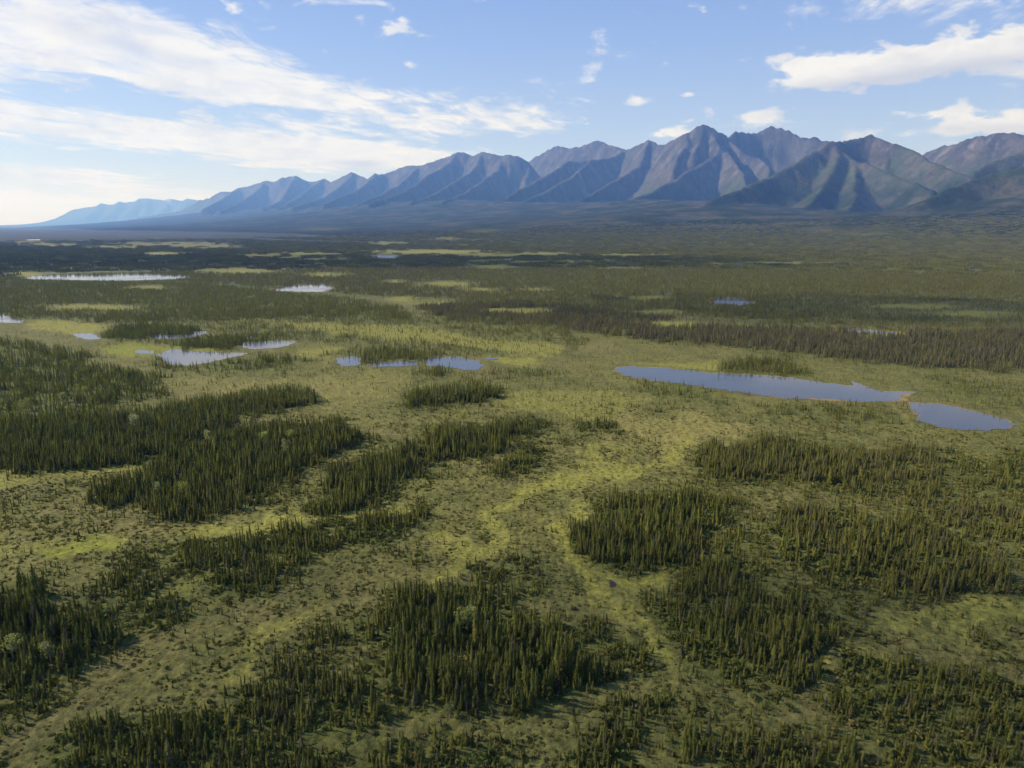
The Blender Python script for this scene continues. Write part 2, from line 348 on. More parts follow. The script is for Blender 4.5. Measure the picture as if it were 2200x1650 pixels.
# tree stands: (trees per m2, mean height m, tint 0 dark green .. 0.5 yellow green .. 1 grey brown, outline)
STANDS = [
 (.05, 4.6, .35, [(330,800),(720,788),(1050,800),(1320,815),(1560,870),(1320,885),(1120,850),(1090,880),(880,880),(860,820),(700,820),(560,850),(430,840)]),
 (.05, 4.2, .3, [(-30,1030),(240,1060),(320,1120),(200,1180),(-30,1160)]),
 (.30, 8.6, .12, [(850,1310),(900,1265),(980,1245),(1080,1245),(1150,1265),(1205,1330),(1230,1400),(1222,1460),(1170,1500),(1080,1520),(980,1530),(880,1525),(800,1500),(768,1450),(772,1400),(810,1350)]),
 (.10, 5.0, .2, [(960,1215),(1070,1190),(1150,1220),(1160,1260),(980,1250)]),
 (.17, 5.6, .3, [(540,1450),(650,1425),(770,1440),(790,1510),(720,1550),(640,1600),(560,1590),(525,1540)]),
 (.20, 5.6, .15, [(110,1620),(330,1550),(480,1530),(560,1600),(640,1625),(700,1660),(80,1660)]),
 (.16, 5.0, .2, [(740,1640),(830,1615),(1050,1605),(1110,1660),(740,1660)]),
 (.26, 9.6, .0, [(-40,1260),(90,1300),(150,1330),(165,1370),(110,1420),(60,1440),(-40,1450)]),
 (.10, 6.0, .1, [(-20,1440),(120,1420),(200,1440),(120,1500),(-20,1560)]),
 (.22, 6.2, .2, [(330,1200),(480,1170),(600,1140),(700,1130),(800,1110),(920,1090),(895,1115),(850,1155),(790,1185),(740,1195),(680,1205),(600,1225),(500,1255),(400,1272),(350,1250)]),
 (0.15, 4.6, .2, [(210,1235),(320,1205),(350,1250),(300,1290),(380,1330),(260,1370),(190,1330),(210,1280)]),
 (.06, 4.0, .2, [(380,1350),(560,1320),(560,1350),(470,1390),(380,1400)]),
 (.30, 8.6, .12, [(230,1050),(300,1010),(380,965),(500,935),(620,915),(740,910),(750,935),(700,975),(640,1015),(580,1042),(480,1078),(380,1098),(300,1102),(240,1080)]),
 (.28, 8.2, .12, [(-30,915),(60,895),(200,885),(330,880),(420,890),(520,900),(430,930),(330,970),(240,990),(120,1003),(-30,1010)]),
 (.30, 7.2, .12, [(300,885),(420,865),(520,848),(620,838),(690,840),(640,865),(560,885),(460,895),(360,905)]),
 (.16, 8.2, .1, [(-30,770),(120,778),(230,795),(350,812),(330,850),(180,875),(-30,895)]),
 (.12, 8.0, .15, [(-30,720),(90,740),(220,770),(120,790),(-30,790)]),
 (.29, 8.0, .15, [(590,1085),(700,1055),(800,1000),(870,955),(930,930),(1020,918),(1100,908),(1150,900),(1120,932),(1060,957),(980,982),(900,1007),(850,1042),(780,1072),(700,1102),(640,1108)]),
 (.22, 6.2, .2, [(1060,1000),(1120,972),(1200,960),(1210,975),(1150,998),(1090,1008)]),
 (.05, 4.0, .3, [(1030,1050),(1100,1025),(1230,1000),(1250,1010),(1120,1050)]),
 (.32, 8.2, .1, [(880,850),(960,838),(1060,832),(1085,843),(1000,862),(920,864)]),
 (.30, 7.2, .25, [(1230,910),(1290,902),(1350,892),(1350,903),(1300,917),(1240,926)]),
 (.26, 6.2, .25, [(1320,948),(1360,940),(1400,945),(1390,957),(1330,958)]),
 (.28, 7.2, .42, [(1490,985),(1540,968),(1620,955),(1700,950),(1780,962),(1850,982),(1900,1005),(1890,1028),(1800,1033),(1700,1028),(1600,1022),(1520,1008)]),
 (.29, 7.6, .15, [(1240,1135),(1260,1095),(1340,1082),(1430,1070),(1520,1075),(1560,1100),(1570,1155),(1540,1192),(1470,1212),(1400,1207),(1320,1192),(1260,1168)]),
 (.21, 6.6, .42, [(1600,1100),(1680,1080),(1780,1080),(1880,1095),(1960,1120),(2030,1140),(2080,1175),(2150,1215),(2150,1275),(2100,1312),(2030,1307),(1960,1285),(1900,1245),(1800,1235),(1720,1220),(1640,1165)]),
 (.13, 6.2, .42, [(1850,960),(2000,960),(2100,1000),(2230,1010),(2230,1200),(2150,1210),(2030,1140),(1880,1080),(1900,1030)]),
 (.24, 6.6, .25, [(1450,1255),(1540,1225),(1600,1215),(1650,1245),(1660,1285),(1700,1325),(1800,1395),(1790,1432),(1720,1450),(1600,1440),(1500,1420),(1490,1380),(1530,1350),(1470,1310)]),
 (.12, 5.6, .3, [(1560,1160),(1640,1170),(1700,1230),(1660,1250),(1590,1210)]),
 (0.11, 4.6, .35, [(1660,1250),(1900,1250),(1980,1300),(1800,1330),(1700,1320)]),
 (.24, 5.2, .2, [(1810,1352),(1880,1362),(1920,1387),(1870,1397),(1820,1382)]),
 (0.21, 5.0, .25, [(1860,1440),(1960,1425),(2100,1450),(2240,1500),(2240,1660),(1900,1660),(1850,1560),(1830,1490)]),
 (0.21, 5.0, .25, [(1290,1395),(1380,1375),(1420,1400),(1400,1440),(1340,1470),(1290,1450)]),
 (0.22, 5.0, .25, [(1230,1630),(1330,1595),(1420,1520),(1470,1505),(1480,1560),(1400,1640),(1230,1660)]),
 (0.24, 5.2, .25, [(1540,1610),(1640,1550),(1760,1560),(1800,1600),(1820,1660),(1540,1660)]),
 (0.15, 4.6, .25, [(1500,1430),(1640,1450),(1760,1450),(1700,1500),(1560,1500)]),
 (.26, 6.4, .2, [(2100,1372),(2140,1357),(2185,1382),(2110,1393)]),
 (.14, 5.5, .3, [(2100,975),(2170,965),(2190,1000),(2120,1010)]),
 (.10, 5.6, .3, [(1800,860),(1960,870),(1980,900),(1840,890)]),
 # beyond the ponds
 (.26, 6.5, .35, [(1520,795),(1580,778),(1680,770),(1740,788),(1700,798),(1600,802)]),
 (.18, 9.0, .85, [(880,655),(1000,648),(1200,648),(1300,668),(1500,688),(1700,705),(1900,715),(2240,705),(2240,795),(2000,788),(1850,775),(1700,755),(1500,735),(1350,722),(1250,708),(1100,695),(950,682)]),
 (.13, 8.0, .5, [(1000,600),(2240,600),(2240,640),(1900,650),(1700,690),(1300,660),(1000,645)]),
 (.13, 7.5, .45, [(1000,560),(2240,560),(2240,605),(1000,605)]),
 (.13, 8.0, .6, [(-30,545),(1000,548),(1000,640),(860,640),(720,628),(400,605),(-30,605)]),
 (.18, 6.5, .35, [(-30,605),(420,608),(720,640),(850,660),(900,690),(700,680),(300,690),(-30,680)]),
 (.10, 5.5, .42, [(330,700),(700,680),(1000,690),(1250,710),(1250,760),(1000,755),(750,740),(560,720)]),
 (.24, 7.6, .1, [(210,712),(330,700),(430,705),(420,722),(330,732),(240,728)]),
 (.24, 7.6, .1, [(340,742),(440,730),(560,725),(620,718),(600,730),(520,745),(430,753)]),
 (.2, 7.5, .3, [(700,770),(760,750),(960,755),(1030,760),(920,768),(800,778)]),
 (.3, 8.0, .05, [(900,795),(940,790),(985,792),(960,802),(915,803)]),
 (.16, 7.0, .1, [(320,765),(420,782),(520,775),(620,765),(690,775),(600,790),(450,795),(350,790)]),
 (.14, 6.0, .3, [(1030,800),(1180,790),(1190,806),(1060,808)]),
 (.14, 5.5, .3, [(1325,812),(1480,832),(1560,850),(1620,868),(1520,862),(1400,838)]),
 (.18, 5.5, .3, [(1640,862),(1760,872),(1950,876),(1960,888),(1780,890),(1660,876)]),
 (.10, 4.5, .3, [(1980,800),(2240,830),(2240,880),(2100,870),(1990,840)]),
 (.10, 6.5, .55, [(1650,640),(2240,632),(2240,705),(1900,708),(1700,698)]),
 (.14, 8, .5, [(-30,488),(2240,500),(2240,562),(-30,552)]),
]
# open wet meadows: (strength, kind, outline) kind 0 sedge yellow green, 1 bright moss, 2 tan bog
FENS = [
 (1., 0, [(1215,1075),(1245,1080),(1235,1140),(1262,1200),(1330,1225),(1400,1240),(1360,1270),(1300,1240),(1225,1195),(1200,1140)]),
 (.9, 0, [(1350,1235),(1420,1290),(1470,1365),(1475,1400),(1440,1450),(1420,1440),(1440,1380),(1400,1310),(1330,1260)]),
 (.8, 0, [(1265,960),(1300,958),(1315,1000),(1380,995),(1420,955),(1490,925),(1500,945),(1420,1000),(1320,1035),(1220,1050),(1110,1110),(1010,1170),(900,1235),(850,1225),(1000,1125),(1150,1035),(1280,1000)]),
 (.8, 0, [(380,1140),(560,1100),(590,1060),(625,1103),(740,1107),(850,1080),(850,1092),(740,1122),(560,1128),(400,1162)]),
 (1., 1, [(75,1185),(140,1165),(200,1180),(175,1222),(100,1215)]),
 (.5, 0, [(0,1140),(120,1150),(240,1180),(200,1200),(60,1180),(0,1160)]),
 (.6, 0, [(540,1400),(580,1350),(700,1290),(730,1300),(610,1415)]),
 (.5, 1, [(370,1450),(430,1435),(430,1470),(360,1475)]),
 (.6, 1, [(300,1260),(400,1265),(410,1280),(330,1285)]),
 (.8, 0, [(1780,1380),(1850,1402),(1925,1397),(1905,1425),(1800,1415)]),
 (.7, 0, [(1800,1340),(1980,1330),(2150,1320),(2200,1310),(2200,1370),(1960,1360)]),
 (1., 1, [(225,742),(330,735),(440,752),(450,762),(330,752),(290,765),(235,765)]),
 (.8, 0, [(50,690),(130,685),(260,700),(150,720),(60,705)]),
 (.8, 0, [(0,1000),(130,1005),(260,992),(260,1010),(120,1022),(0,1035)]),
 (.7, 0, [(560,690),(900,700),(1000,720),(1200,740),(1200,770),(1000,745),(700,715)]),
 (.7, 0, [(640,745),(700,740),(720,765),(650,762)]),
 (.5, 2, [(330,820),(700,800),(880,800),(900,820),(760,870),(700,880),(680,830),(450,840)]),
 (.7, 2, [(1350,880),(1560,890),(1620,920),(1500,960),(1400,1000),(1300,960)]),
 (.5, 0, [(1000,860),(1200,830),(1400,850),(1350,890),(1180,890)]),
 (.9, 0, [(1040,760),(1130,762),(1160,780),(1100,780)]),
 (.9, 0, [(1520,775),(1560,770),(1530,790),(1350,785)]),
]
FAR_CLEAR = [(370,524,150,5),(250,531,80,4),(440,530,90,5),(110,526,70,4),(60,520,60,2.5),(930,542,150,5),(1050,549,70,4),(1160,546,80,3),(1360,548,120,2),(830,525,40,3),(660,546,90,3),(560,548,60,3),
 (1210,562,130,2),(1060,574,60,4),(1340,576,100,2),(700,557,60,2.5),(620,552,50,2.5),(350,545,60,3),(520,583,100,5),(700,590,60,4),(960,610,70,6),(1030,622,40,4),(1145,668,70,6),(1150,622,40,3),(1400,640,60,4),(1480,694,120,7),(1420,670,80,4),
 (1610,698,50,5),(1960,658,120,5),(2090,673,110,6),(1720,565,140,2),(1560,566,60,2),(930,652,60,4),(860,642,40,5),(1080,668,50,4),(1900,718,50,5),(850,605,30,3),(200,660,120,6),(60,590,40,6),(320,618,60,4),(1780,520,90,2.5),(1860,524,80,2),(700,503,60,1.5),(1070,500,40,2),(1040,512,50,2),(1100,505,40,1.5),(960,520,30,2)]

POND_PTS = {
 'right':  [(1318,793),(1345,787),(1400,789),(1470,794),(1530,803),(1590,804),(1640,806),(1720,815),(1790,825),(1832,828),(1825,818),(1840,822),(1870,835),(1905,843),(1960,840),(1962,846),(1935,850),(1920,862),(1850,863),(1800,858),(1740,856),(1670,855),(1600,843),(1520,833),(1470,825),(1400,818),(1345,808)],
 'lower right': [(1944,862),(1985,866),(2040,872),(2090,882),(2145,898),(2190,912),(2170,921),(2125,925),(2080,926),(2025,918),(1978,908),(1968,886)],
 'reedy': [(718,772),(735,768),(750,766),(770,767),(776,776),(770,786),(750,787),(735,787)],
 'reedy channel': [(785,781),(820,779),(850,777),(880,775),(898,776),(900,784),(870,787),(830,788),(795,787)],
 'reedy right': [(908,773),(940,766),(985,767),(1020,774),(1042,785),(1015,797),(985,793),(960,788),(920,786)],
 'brown': [(512,740),(545,734),(600,732),(635,733),(620,743),(585,749),(545,751),(525,748)],
 'meadow': [(340,763),(365,750),(395,752),(430,756),(480,757),(535,760),(500,768),(450,778),(400,786),(360,782)],
 'meadow side': [(288,755),(305,752),(335,755),(330,760),(295,760)],
 'grove': [(318,724),(345,718),(400,717),(440,711),(450,714),(420,724),(380,728),(330,728)],
 'inlet': [(520,727),(545,722),(558,725),(540,729)],
 'small': [(155,718),(185,715),(205,717),(215,729),(190,731),(170,726)],
 'edge': [(-40,676),(15,675),(22,683),(50,688),(45,694),(0,693),(-40,695)],
 'long': [(40,597),(80,593),(180,590),(300,588),(380,590),(412,595),(370,600),(250,603),(140,601),(70,600)],
 'tan shored': [(580,624),(610,615),(660,610),(700,611),(724,619),(690,627),(640,627)],
 'far': [(793,550),(815,548),(850,549),(872,551),(850,554),(810,553)],
 'far dark': [(1522,644),(1550,640),(1590,640),(1622,650),(1590,656),(1545,653)],
 'sliver': [(1795,705),(1850,706),(1920,714),(1930,718),(1860,714),(1800,709)],
 'hidden': [(480,608),(505,605),(510,608),(490,610)],
 'distant a': [(135,555),(160,553),(205,554),(200,557),(150,557)],
 'distant b': [(305,547),(340,546),(355,547),(330,549)],
 'distant c': [(245,541),(275,541),(268,543),(248,543)],
 'distant d': [(150,534),(178,533),(210,534),(200,535.5),(160,535.5)],
 'distant e': [(55,515),(85,514.4),(88,516),(60,516.2)],
 'rill': [(1040,768),(1075,770),(1068,773),(1045,772)],
}
yy = GY
dens = 0.020 + 0.012 * smooth(GX, 1300, 1900) + 0.0 * GY; hgt = 3.6 + 0.0 * GY; tint = 0.3 + 0.0 * GY
for d, h, t, pts in STANDS:
    sc = np.clip((np.mean([p[1] for p in pts]) - 482) / 900.0, 0.02, 1)
    m = np.clip(blur(pip(pts), 90 * sc + 6, 58 * sc + 2) * 1.5, 0, 1)
    dens = np.maximum(dens, m * d)
    wgt = m ** 0.8
    hgt = hgt * (1 - wgt) + wgt * h
    tint = tint * (1 - wgt) + wgt * t
fen = [np.zeros(GX.shape) for _ in range(3)]
for s, k, pts in FENS:
    sc = np.clip((np.mean([p[1] for p in pts]) - 482) / 900.0, 0.02, 1)
    m = blur(pip(pts), 30 * sc + 4, 18 * sc + 2) * s
    fen[k] = np.maximum(fen[k], m)
    dens = dens * (1 - 0.9 * m)
for cx, cy, rx, ry in FAR_CLEAR:
    m = ell(cx, cy, rx, ry * (1.25 if cy > 535 else 1.0))
    fen[0] = np.maximum(fen[0], m * (0.75 if cy > 535 else 0.4))
    dens = dens * (1 - 0.97 * np.minimum(1, m * 1.2))
hole = ell(968, 1392, 22, 20)
dens *= 1 - hole
dens2 = 0.72 * blur(dens, 130, 70) * smooth(GY, 760, 900)
fen_all = np.clip(np.maximum(fen[0], fen[1]) * 1.2, 0, 1)
dens2 *= 1 - 0.95 * fen_all
shrub = blur(np.clip(dens / 0.16, 0, 1), 22, 14) * (1 - 0.9 * fen_all)
pond_m = np.zeros(GX.shape); pond_near = np.zeros(GX.shape)
for pts in POND_PTS.values():
    m = pip(pts); pond_m = np.maximum(pond_m, m)
    pond_near = np.maximum(pond_near, blur(m, 8, 3))
pond_wide = np.clip(blur(pond_m, 46, 14) * 3, 0, 1)
def sample(mp_, px, py):
    fx = np.clip(px / MSTEP - 0.5, 0, MX - 1.001); fy = np.clip((py - MY0) / MSTEP - 0.5, 0, MYN - 1.001)
    ix = fx.astype(int); iy = fy.astype(int); u = fx - ix; v = fy - iy
    return (mp_[iy, ix] * (1 - u) + mp_[iy, ix + 1] * u) * (1 - v) + (mp_[iy + 1, ix] * (1 - u) + mp_[iy + 1, ix + 1] * u) * v
def warped(x, y, k=1.0):
    a = 13 * k * fbm(x / 38, y / 38, 4, 101, 0.55); b = 13 * k * fbm(x / 38, y / 38, 4, 202, 0.55)
    return to_px(x + a, np.maximum(y + b, 5.0))

# ------------------------------------------------------------------ materials
def material(name):
    m = bpy.data.materials.new(name); m.use_nodes = True
    t = NT(m.node_tree); t.n.clear()
    out = t.new('ShaderNodeOutputMaterial')
    return m, t, out
def ground_material():
    m, t, out = material('tussock_ground')
    pos = t.new('ShaderNodeNewGeometry').outputs['Position']
    col = t.new('ShaderNodeAttribute', attribute_name='col').outputs['Color']
    n1 = t.noise(pos, 0.62, 6, 0.7); n2 = t.noise(pos, 0.16, 4, 0.6, 0.6); n3 = t.noise(pos, 3.1, 3, 0.6)
    v = t.math('ADD', t.math('ADD', t.ramp(n1, 0.32, 0.68, False, 0.48, 1.5), t.ramp(n2, 0.3, 0.7, False, -0.18, 0.2)), t.ramp(n3, 0.3, 0.7, False, -0.2, 0.2))
    c = t.mix(1.0, col, t.combine(v, v, v), 'MULTIPLY')
    c = t.mix(t.ramp(n2, 0.52, 0.72, True, 0, 0.35), c, (0.12, 0.09, 0.045, 1))
    b = t.new('ShaderNodeBsdfPrincipled'); t.put(b.inputs['Base Color'], c)
    b.inputs['Roughness'].default_value = 0.95; b.inputs['Specular IOR Level'].default_value = 0.1
    bmp = t.new('ShaderNodeBump'); bmp.inputs['Strength'].default_value = 0.9; bmp.inputs['Distance'].default_value = 0.7
    t.put(bmp.inputs['Height'], t.math('ADD', n1, t.math('MULTIPLY', n3, 0.35)))
    t.l.new(bmp.outputs[0], b.inputs['Normal']); t.l.new(b.outputs[0], out.inputs[0])
    return m
def mountain_material():
    m, t, out = material('mountain_slope')
    pos = t.new('ShaderNodeNewGeometry').outputs['Position']
    col = t.new('ShaderNodeAttribute', attribute_name='col').outputs['Color']
    n1 = t.noise(pos, 0.012, 6, 0.68, 0.4); n2 = t.noise(pos, 0.035, 5, 0.65)
    v = t.math('ADD', t.ramp(n1, 0.3, 0.7, False, 0.72, 1.28), t.ramp(n2, 0.3, 0.7, False, -0.34, 0.34))
    c = t.mix(1.0, col, t.combine(v, v, v), 'MULTIPLY')
    b = t.new('ShaderNodeBsdfPrincipled'); t.put(b.inputs['Base Color'], c)
    b.inputs['Roughness'].default_value = 1.0; b.inputs['Specular IOR Level'].default_value = 0.0
    bmp = t.new('ShaderNodeBump'); bmp.inputs['Strength'].default_value = 0.6; bmp.inputs['Distance'].default_value = 32.0
    t.put(bmp.inputs['Height'], t.math('ADD', n1, t.math('MULTIPLY', n2, 0.5)))
    t.l.new(bmp.outputs[0], b.inputs['Normal']); t.l.new(b.outputs[0], out.inputs[0])
    return m
def foliage_material(name, a, b_, c_, trans=0.22, scale=2.2):
    """a dark, b yellow green, c grey brown; per-tree tint 0..1 plus a small random shift"""
    m, t, out = material(name)
    tn = t.new('ShaderNodeAttribute', attribute_name='tint', attribute_type='INSTANCER').outputs['Fac']
    rnd = t.new('ShaderNodeObjectInfo').outputs['Random']
    tv = t.math('ADD', tn, t.ramp(rnd, 0, 1, False, -0.2, 0.22))
    c1 = t.mix(t.ramp(tv, 0.0, 0.5, False), a, b_)
    c2 = t.mix(t.ramp(tv, 0.5, 1.0, False), c1, c_)
    ob = t.new('ShaderNodeTexCoord').outputs['Object']
    n = t.noise(ob, scale, 3, 0.6)
    r2 = t.math('FRACT', t.math('MULTIPLY', rnd, 37.7))
    v = t.math('MULTIPLY', t.ramp(n, 0.3, 0.7, False, 0.65, 1.35), t.ramp(r2, 0, 1, False, 0.72, 1.45))
    c3 = t.mix(1.0, c2, t.combine(v, v, v), 'MULTIPLY')
    nm = t.vmath('NORMALIZE', t.vmath('ADD', t.new('ShaderNodeNewGeometry').outputs['Normal'], (0.0, 0.0, 1.5)))
    d = t.new('ShaderNodeBsdfDiffuse'); t.put(d.inputs[0], c3); t.put(d.inputs['Normal'], nm)
    tr = t.new('ShaderNodeBsdfTranslucent'); t.put(tr.inputs[0], t.mix(1.0, c3, (1.1, 1.2, 0.5, 1), 'MULTIPLY'))
    mx = t.new('ShaderNodeMixShader'); mx.inputs[0].default_value = trans
    t.l.new(d.outputs[0], mx.inputs[1]); t.l.new(tr.outputs[0], mx.inputs[2]); t.l.new(mx.outputs[0], out.inputs[0])
    return m
def plain_material(name, colr, rough=0.9, var=0.3, scale=3.0):
    m, t, out = material(name)
    ob = t.new('ShaderNodeTexCoord').outputs['Object']
    n = t.noise(ob, scale, 4, 0.6)
    v = t.ramp(n, 0.3, 0.7, False, 1 - var, 1 + var)
    b = t.new('ShaderNodeBsdfPrincipled')
    t.put(b.inputs['Base Color'], t.mix(1.0, (*colr, 1), t.combine(v, v, v), 'MULTIPLY'))
    b.inputs['Roughness'].default_value = rough; b.inputs['Specular IOR Level'].default_value = 0.2
    t.l.new(b.outputs[0], out.inputs[0])
    return m
def water_material():
    m, t, out = material('pond_water')
    pos = t.new('ShaderNodeNewGeometry').outputs['Position']
    n = t.noise(pos, 0.35, 3, 0.6); n2 = t.noise(pos, 0.02, 3, 0.6, 0.5)
    b = t.new('ShaderNodeBsdfPrincipled')
    b.inputs['Base Color'].default_value = (0.045, 0.043, 0.048, 1)
    t.put(b.inputs['Roughness'], t.ramp(n2, 0.4, 0.65, True, 0.08, 0.17))
    b.inputs['IOR'].default_value = 1.34
    bmp = t.new('ShaderNodeBump'); t.put(bmp.inputs['Strength'], t.ramp(n2, 0.38, 0.62, True, 0.015, 0.09)); bmp.inputs['Distance'].default_value = 0.2
    t.put(bmp.inputs['Height'], n); t.l.new(bmp.outputs[0], b.inputs['Normal'])
    t.l.new(b.outputs[0], out.inputs[0])
    return m
M_GROUND = ground_material(); M_MOUNT = mountain_material(); M_WATER = water_material()
M_NEEDLE = foliage_material('spruce_needles', (0.104, 0.120, 0.032, 1), (0.175, 0.168, 0.040, 1), (0.130, 0.112, 0.074, 1), 0.5)
M_LEAF = foliage_material('broad_leaves', (0.19, 0.22, 0.10, 1), (0.24, 0.24, 0.06, 1), (0.26, 0.27, 0.19, 1), 0.35, 1.2)
M_SHRUB = foliage_material('shrub_leaves', (0.085, 0.100, 0.026, 1), (0.150, 0.132, 0.036, 1), (0.140, 0.105, 0.050, 1), 0.25, 1.5)
M_BARK = plain_material('spruce_bark', (0.075, 0.058, 0.045), 0.95, 0.3, 6.0)
M_PALEBARK = plain_material('pale_bark', (0.32, 0.30, 0.27), 0.9, 0.25, 4.0)
M_SEDGE = plain_material('shore_sedge', (0.19, 0.135, 0.055), 0.95, 0.3, 0.25)
M_PEAT = plain_material('peat_mud', (0.035, 0.022, 0.028), 0.5, 0.3, 0.8)

def mesh_obj(name, verts, faces, mat, parent=None, link=True, smooth_=False):
    me = bpy.data.meshes.new(name); me.from_pydata(verts, [], faces); me.update()
    for mm in (mat if isinstance(mat, (list, tuple)) else [mat]): me.materials.append(mm)
    if smooth_: me.polygons.foreach_set('use_smooth', np.ones(len(me.polygons), bool))
    o = bpy.data.objects.new(name, me)
    if link: COL.objects.link(o)
    if parent: o.parent = parent
    return o
def grid_mesh(name, V, F, cols, mat, kind):
    me = bpy.data.meshes.new(name)
    used = np.unique(F); remap = np.full(len(V), -1); remap[used] = np.arange(len(used))
    V = V[used]; F = remap[F]; cols = cols[used]
    me.vertices.add(len(V)); me.vertices.foreach_set('co', V.astype(np.float32).ravel())
    me.loops.add(F.size); me.loops.foreach_set('vertex_index', F.astype(np.int32).ravel())
    me.polygons.add(len(F)); me.polygons.foreach_set('loop_start', np.arange(0, F.size, 4, dtype=np.int32))
    me.polygons.foreach_set('use_smooth', np.ones(len(F), bool))
    me.update(calc_edges=True)
    a = me.attributes.new('col', 'FLOAT_COLOR', 'POINT')
    a.data.foreach_set('color', np.concatenate([cols, np.ones((len(cols), 1))], 1).astype(np.float32).ravel())
    me.materials.append(mat)
    o = bpy.data.objects.new(name, me); COL.objects.link(o); o['kind'] = kind
    return o

# ------------------------------------------------------------------ terrain sheet
azs = np.concatenate([np.arange(-180, -42, 4.0), np.arange(-41, 41, 0.125), np.arange(42, 180, 4.0)])
azs = np.radians(azs)
rs = [8.0, 20, 40, 60, 80, 95]
while rs[-1] < 600: rs.append(rs[-1] + min(max(rs[-1] ** 2 / (H * FOC) * 3.8, 0.45), 0.012 * rs[-1] + 0.5))
while rs[-1] < 4500: rs.append(rs[-1] * 1.012)
while rs[-1] < 30000: rs.append(rs[-1] * 1.006)
while rs[-1] < 57000: rs.append(min(rs[-1] * 1.010, 57000.0))
rs = np.array(rs)
AZ, RR = np.meshgrid(azs, rs)
TX = RR * np.sin(AZ); TY = RR * np.cos(AZ)
hm = np.zeros(TX.shape); base = np.zeros(TX.shape); ribd = np.full(TX.shape, 1e5)
row = RR[:, 0] > 2200
a_, b_, c_, d_ = mountain_height(TX[row], TY[row]); ribt = np.zeros(TX.shape); ribt[row] = d_
hm[row] = a_; base[row] = b_; ribd[row] = c_
front = (TY > 40) & (RR < 9000)
tpx, tpy = to_px(TX, np.maximum(TY, 30.0))
wpx, wpy = warped(TX, np.maximum(TY, 30.0))
pw = np.where(front, sample(pond_wide, tpx, tpy), 0)
hm *= 1 - smooth(pw, 0.0, 0.4)
rel = np.where(RR < 700, (0.30 * ridged(TX / 5.0, TY / 5.0, 2, 41) - 0.5) * smooth(RR, 700, 450) , 0)
rel = np.where(RR < 1500, rel + 0.5 * (fbm(TX / 60, TY / 60, 3, 43) - 0.6), rel)
rel = np.minimum(rel * (1 - smooth(pw, 0.02, 0.5)), 0.25 - 0.3 * pw) - 0.05
TZ = hm + rel
def terrain_z(x, y):
    """height of the sheet under a point of the plain (bilinear on the polar grid)"""
    r = np.hypot(x, y); a = np.arctan2(x, y)
    i = np.clip(np.searchsorted(rs, r) - 1, 0, len(rs) - 2); j = np.clip(np.searchsorted(azs, a) - 1, 0, len(azs) - 2)
    u = (r - rs[i]) / (rs[i + 1] - rs[i]); v = (a - azs[j]) / (azs[j + 1] - azs[j])
    return (TZ[i, j] * (1 - v) + TZ[i, j + 1] * v) * (1 - u) + (TZ[i + 1, j] * (1 - v) + TZ[i + 1, j + 1] * v) * u

# colours of the ground cover and of the slopes
def lerp(a, b, t): return a + (b - a) * t[..., None]
C = lambda *v: np.array(v)
bog = C(0.130, 0.122, 0.034); sedge = C(0.206, 0.197, 0.038); moss = C(0.165, 0.175, 0.024); tan = C(0.215, 0.185, 0.052)
shr = C(0.085, 0.094, 0.022); canopy = C(0.078, 0.086, 0.036); brownc = C(0.086, 0.078, 0.048)
big = fbm(TX / 90, TY / 90, 4, 61); mid = fbm(TX / 22, TY / 22, 4, 62); streak = fbm(TX / 260, TY / 420, 4, 63)
gc = lerp(np.broadcast_to(bog, TX.shape + (3,)), C(0.105, 0.102, 0.030), smooth(mid, -0.2, 0.6))
gc = lerp(gc, C(0.160, 0.130, 0.048), smooth(big, 0.0, 0.7) * 0.6)
gc = lerp(gc, tan, sample(fen[2], wpx, wpy))
gc = lerp(gc, sedge, sample(fen[0], wpx, wpy))
gc = lerp(gc, moss, sample(fen[1], wpx, wpy))
sh = np.clip(sample(shrub, wpx, wpy) * 1.15 + 0.35 * smooth(mid, 0.1, 0.8) * (1 - sample(fen_all, wpx, wpy)), 0, 1)
gc = lerp(gc, shr, sh * (0.85 + 0.0 * mid))
gc = lerp(gc, C(0.20, 0.12, 0.06), sample(hole, tpx, tpy))
gc = lerp(gc, canopy * 1.1, 0.75 * smooth(RR, 650, 1300) * (1 - np.clip(sample(fen[0], tpx, tpy) * 1.3, 0, 1)))
# far plain: closed forest with pale clearings
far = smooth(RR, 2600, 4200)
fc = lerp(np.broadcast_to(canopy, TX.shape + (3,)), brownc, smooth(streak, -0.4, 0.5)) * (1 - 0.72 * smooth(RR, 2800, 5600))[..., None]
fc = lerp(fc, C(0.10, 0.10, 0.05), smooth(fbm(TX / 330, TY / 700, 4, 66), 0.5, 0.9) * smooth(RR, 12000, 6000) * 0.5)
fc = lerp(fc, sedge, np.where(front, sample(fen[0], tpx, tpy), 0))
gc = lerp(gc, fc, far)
outside = (TY < 60)
gc = np.where(outside[..., None], lerp(np.broadcast_to(bog, TX.shape + (3,)), shr, smooth(mid, -0.3, 0.4)), gc)
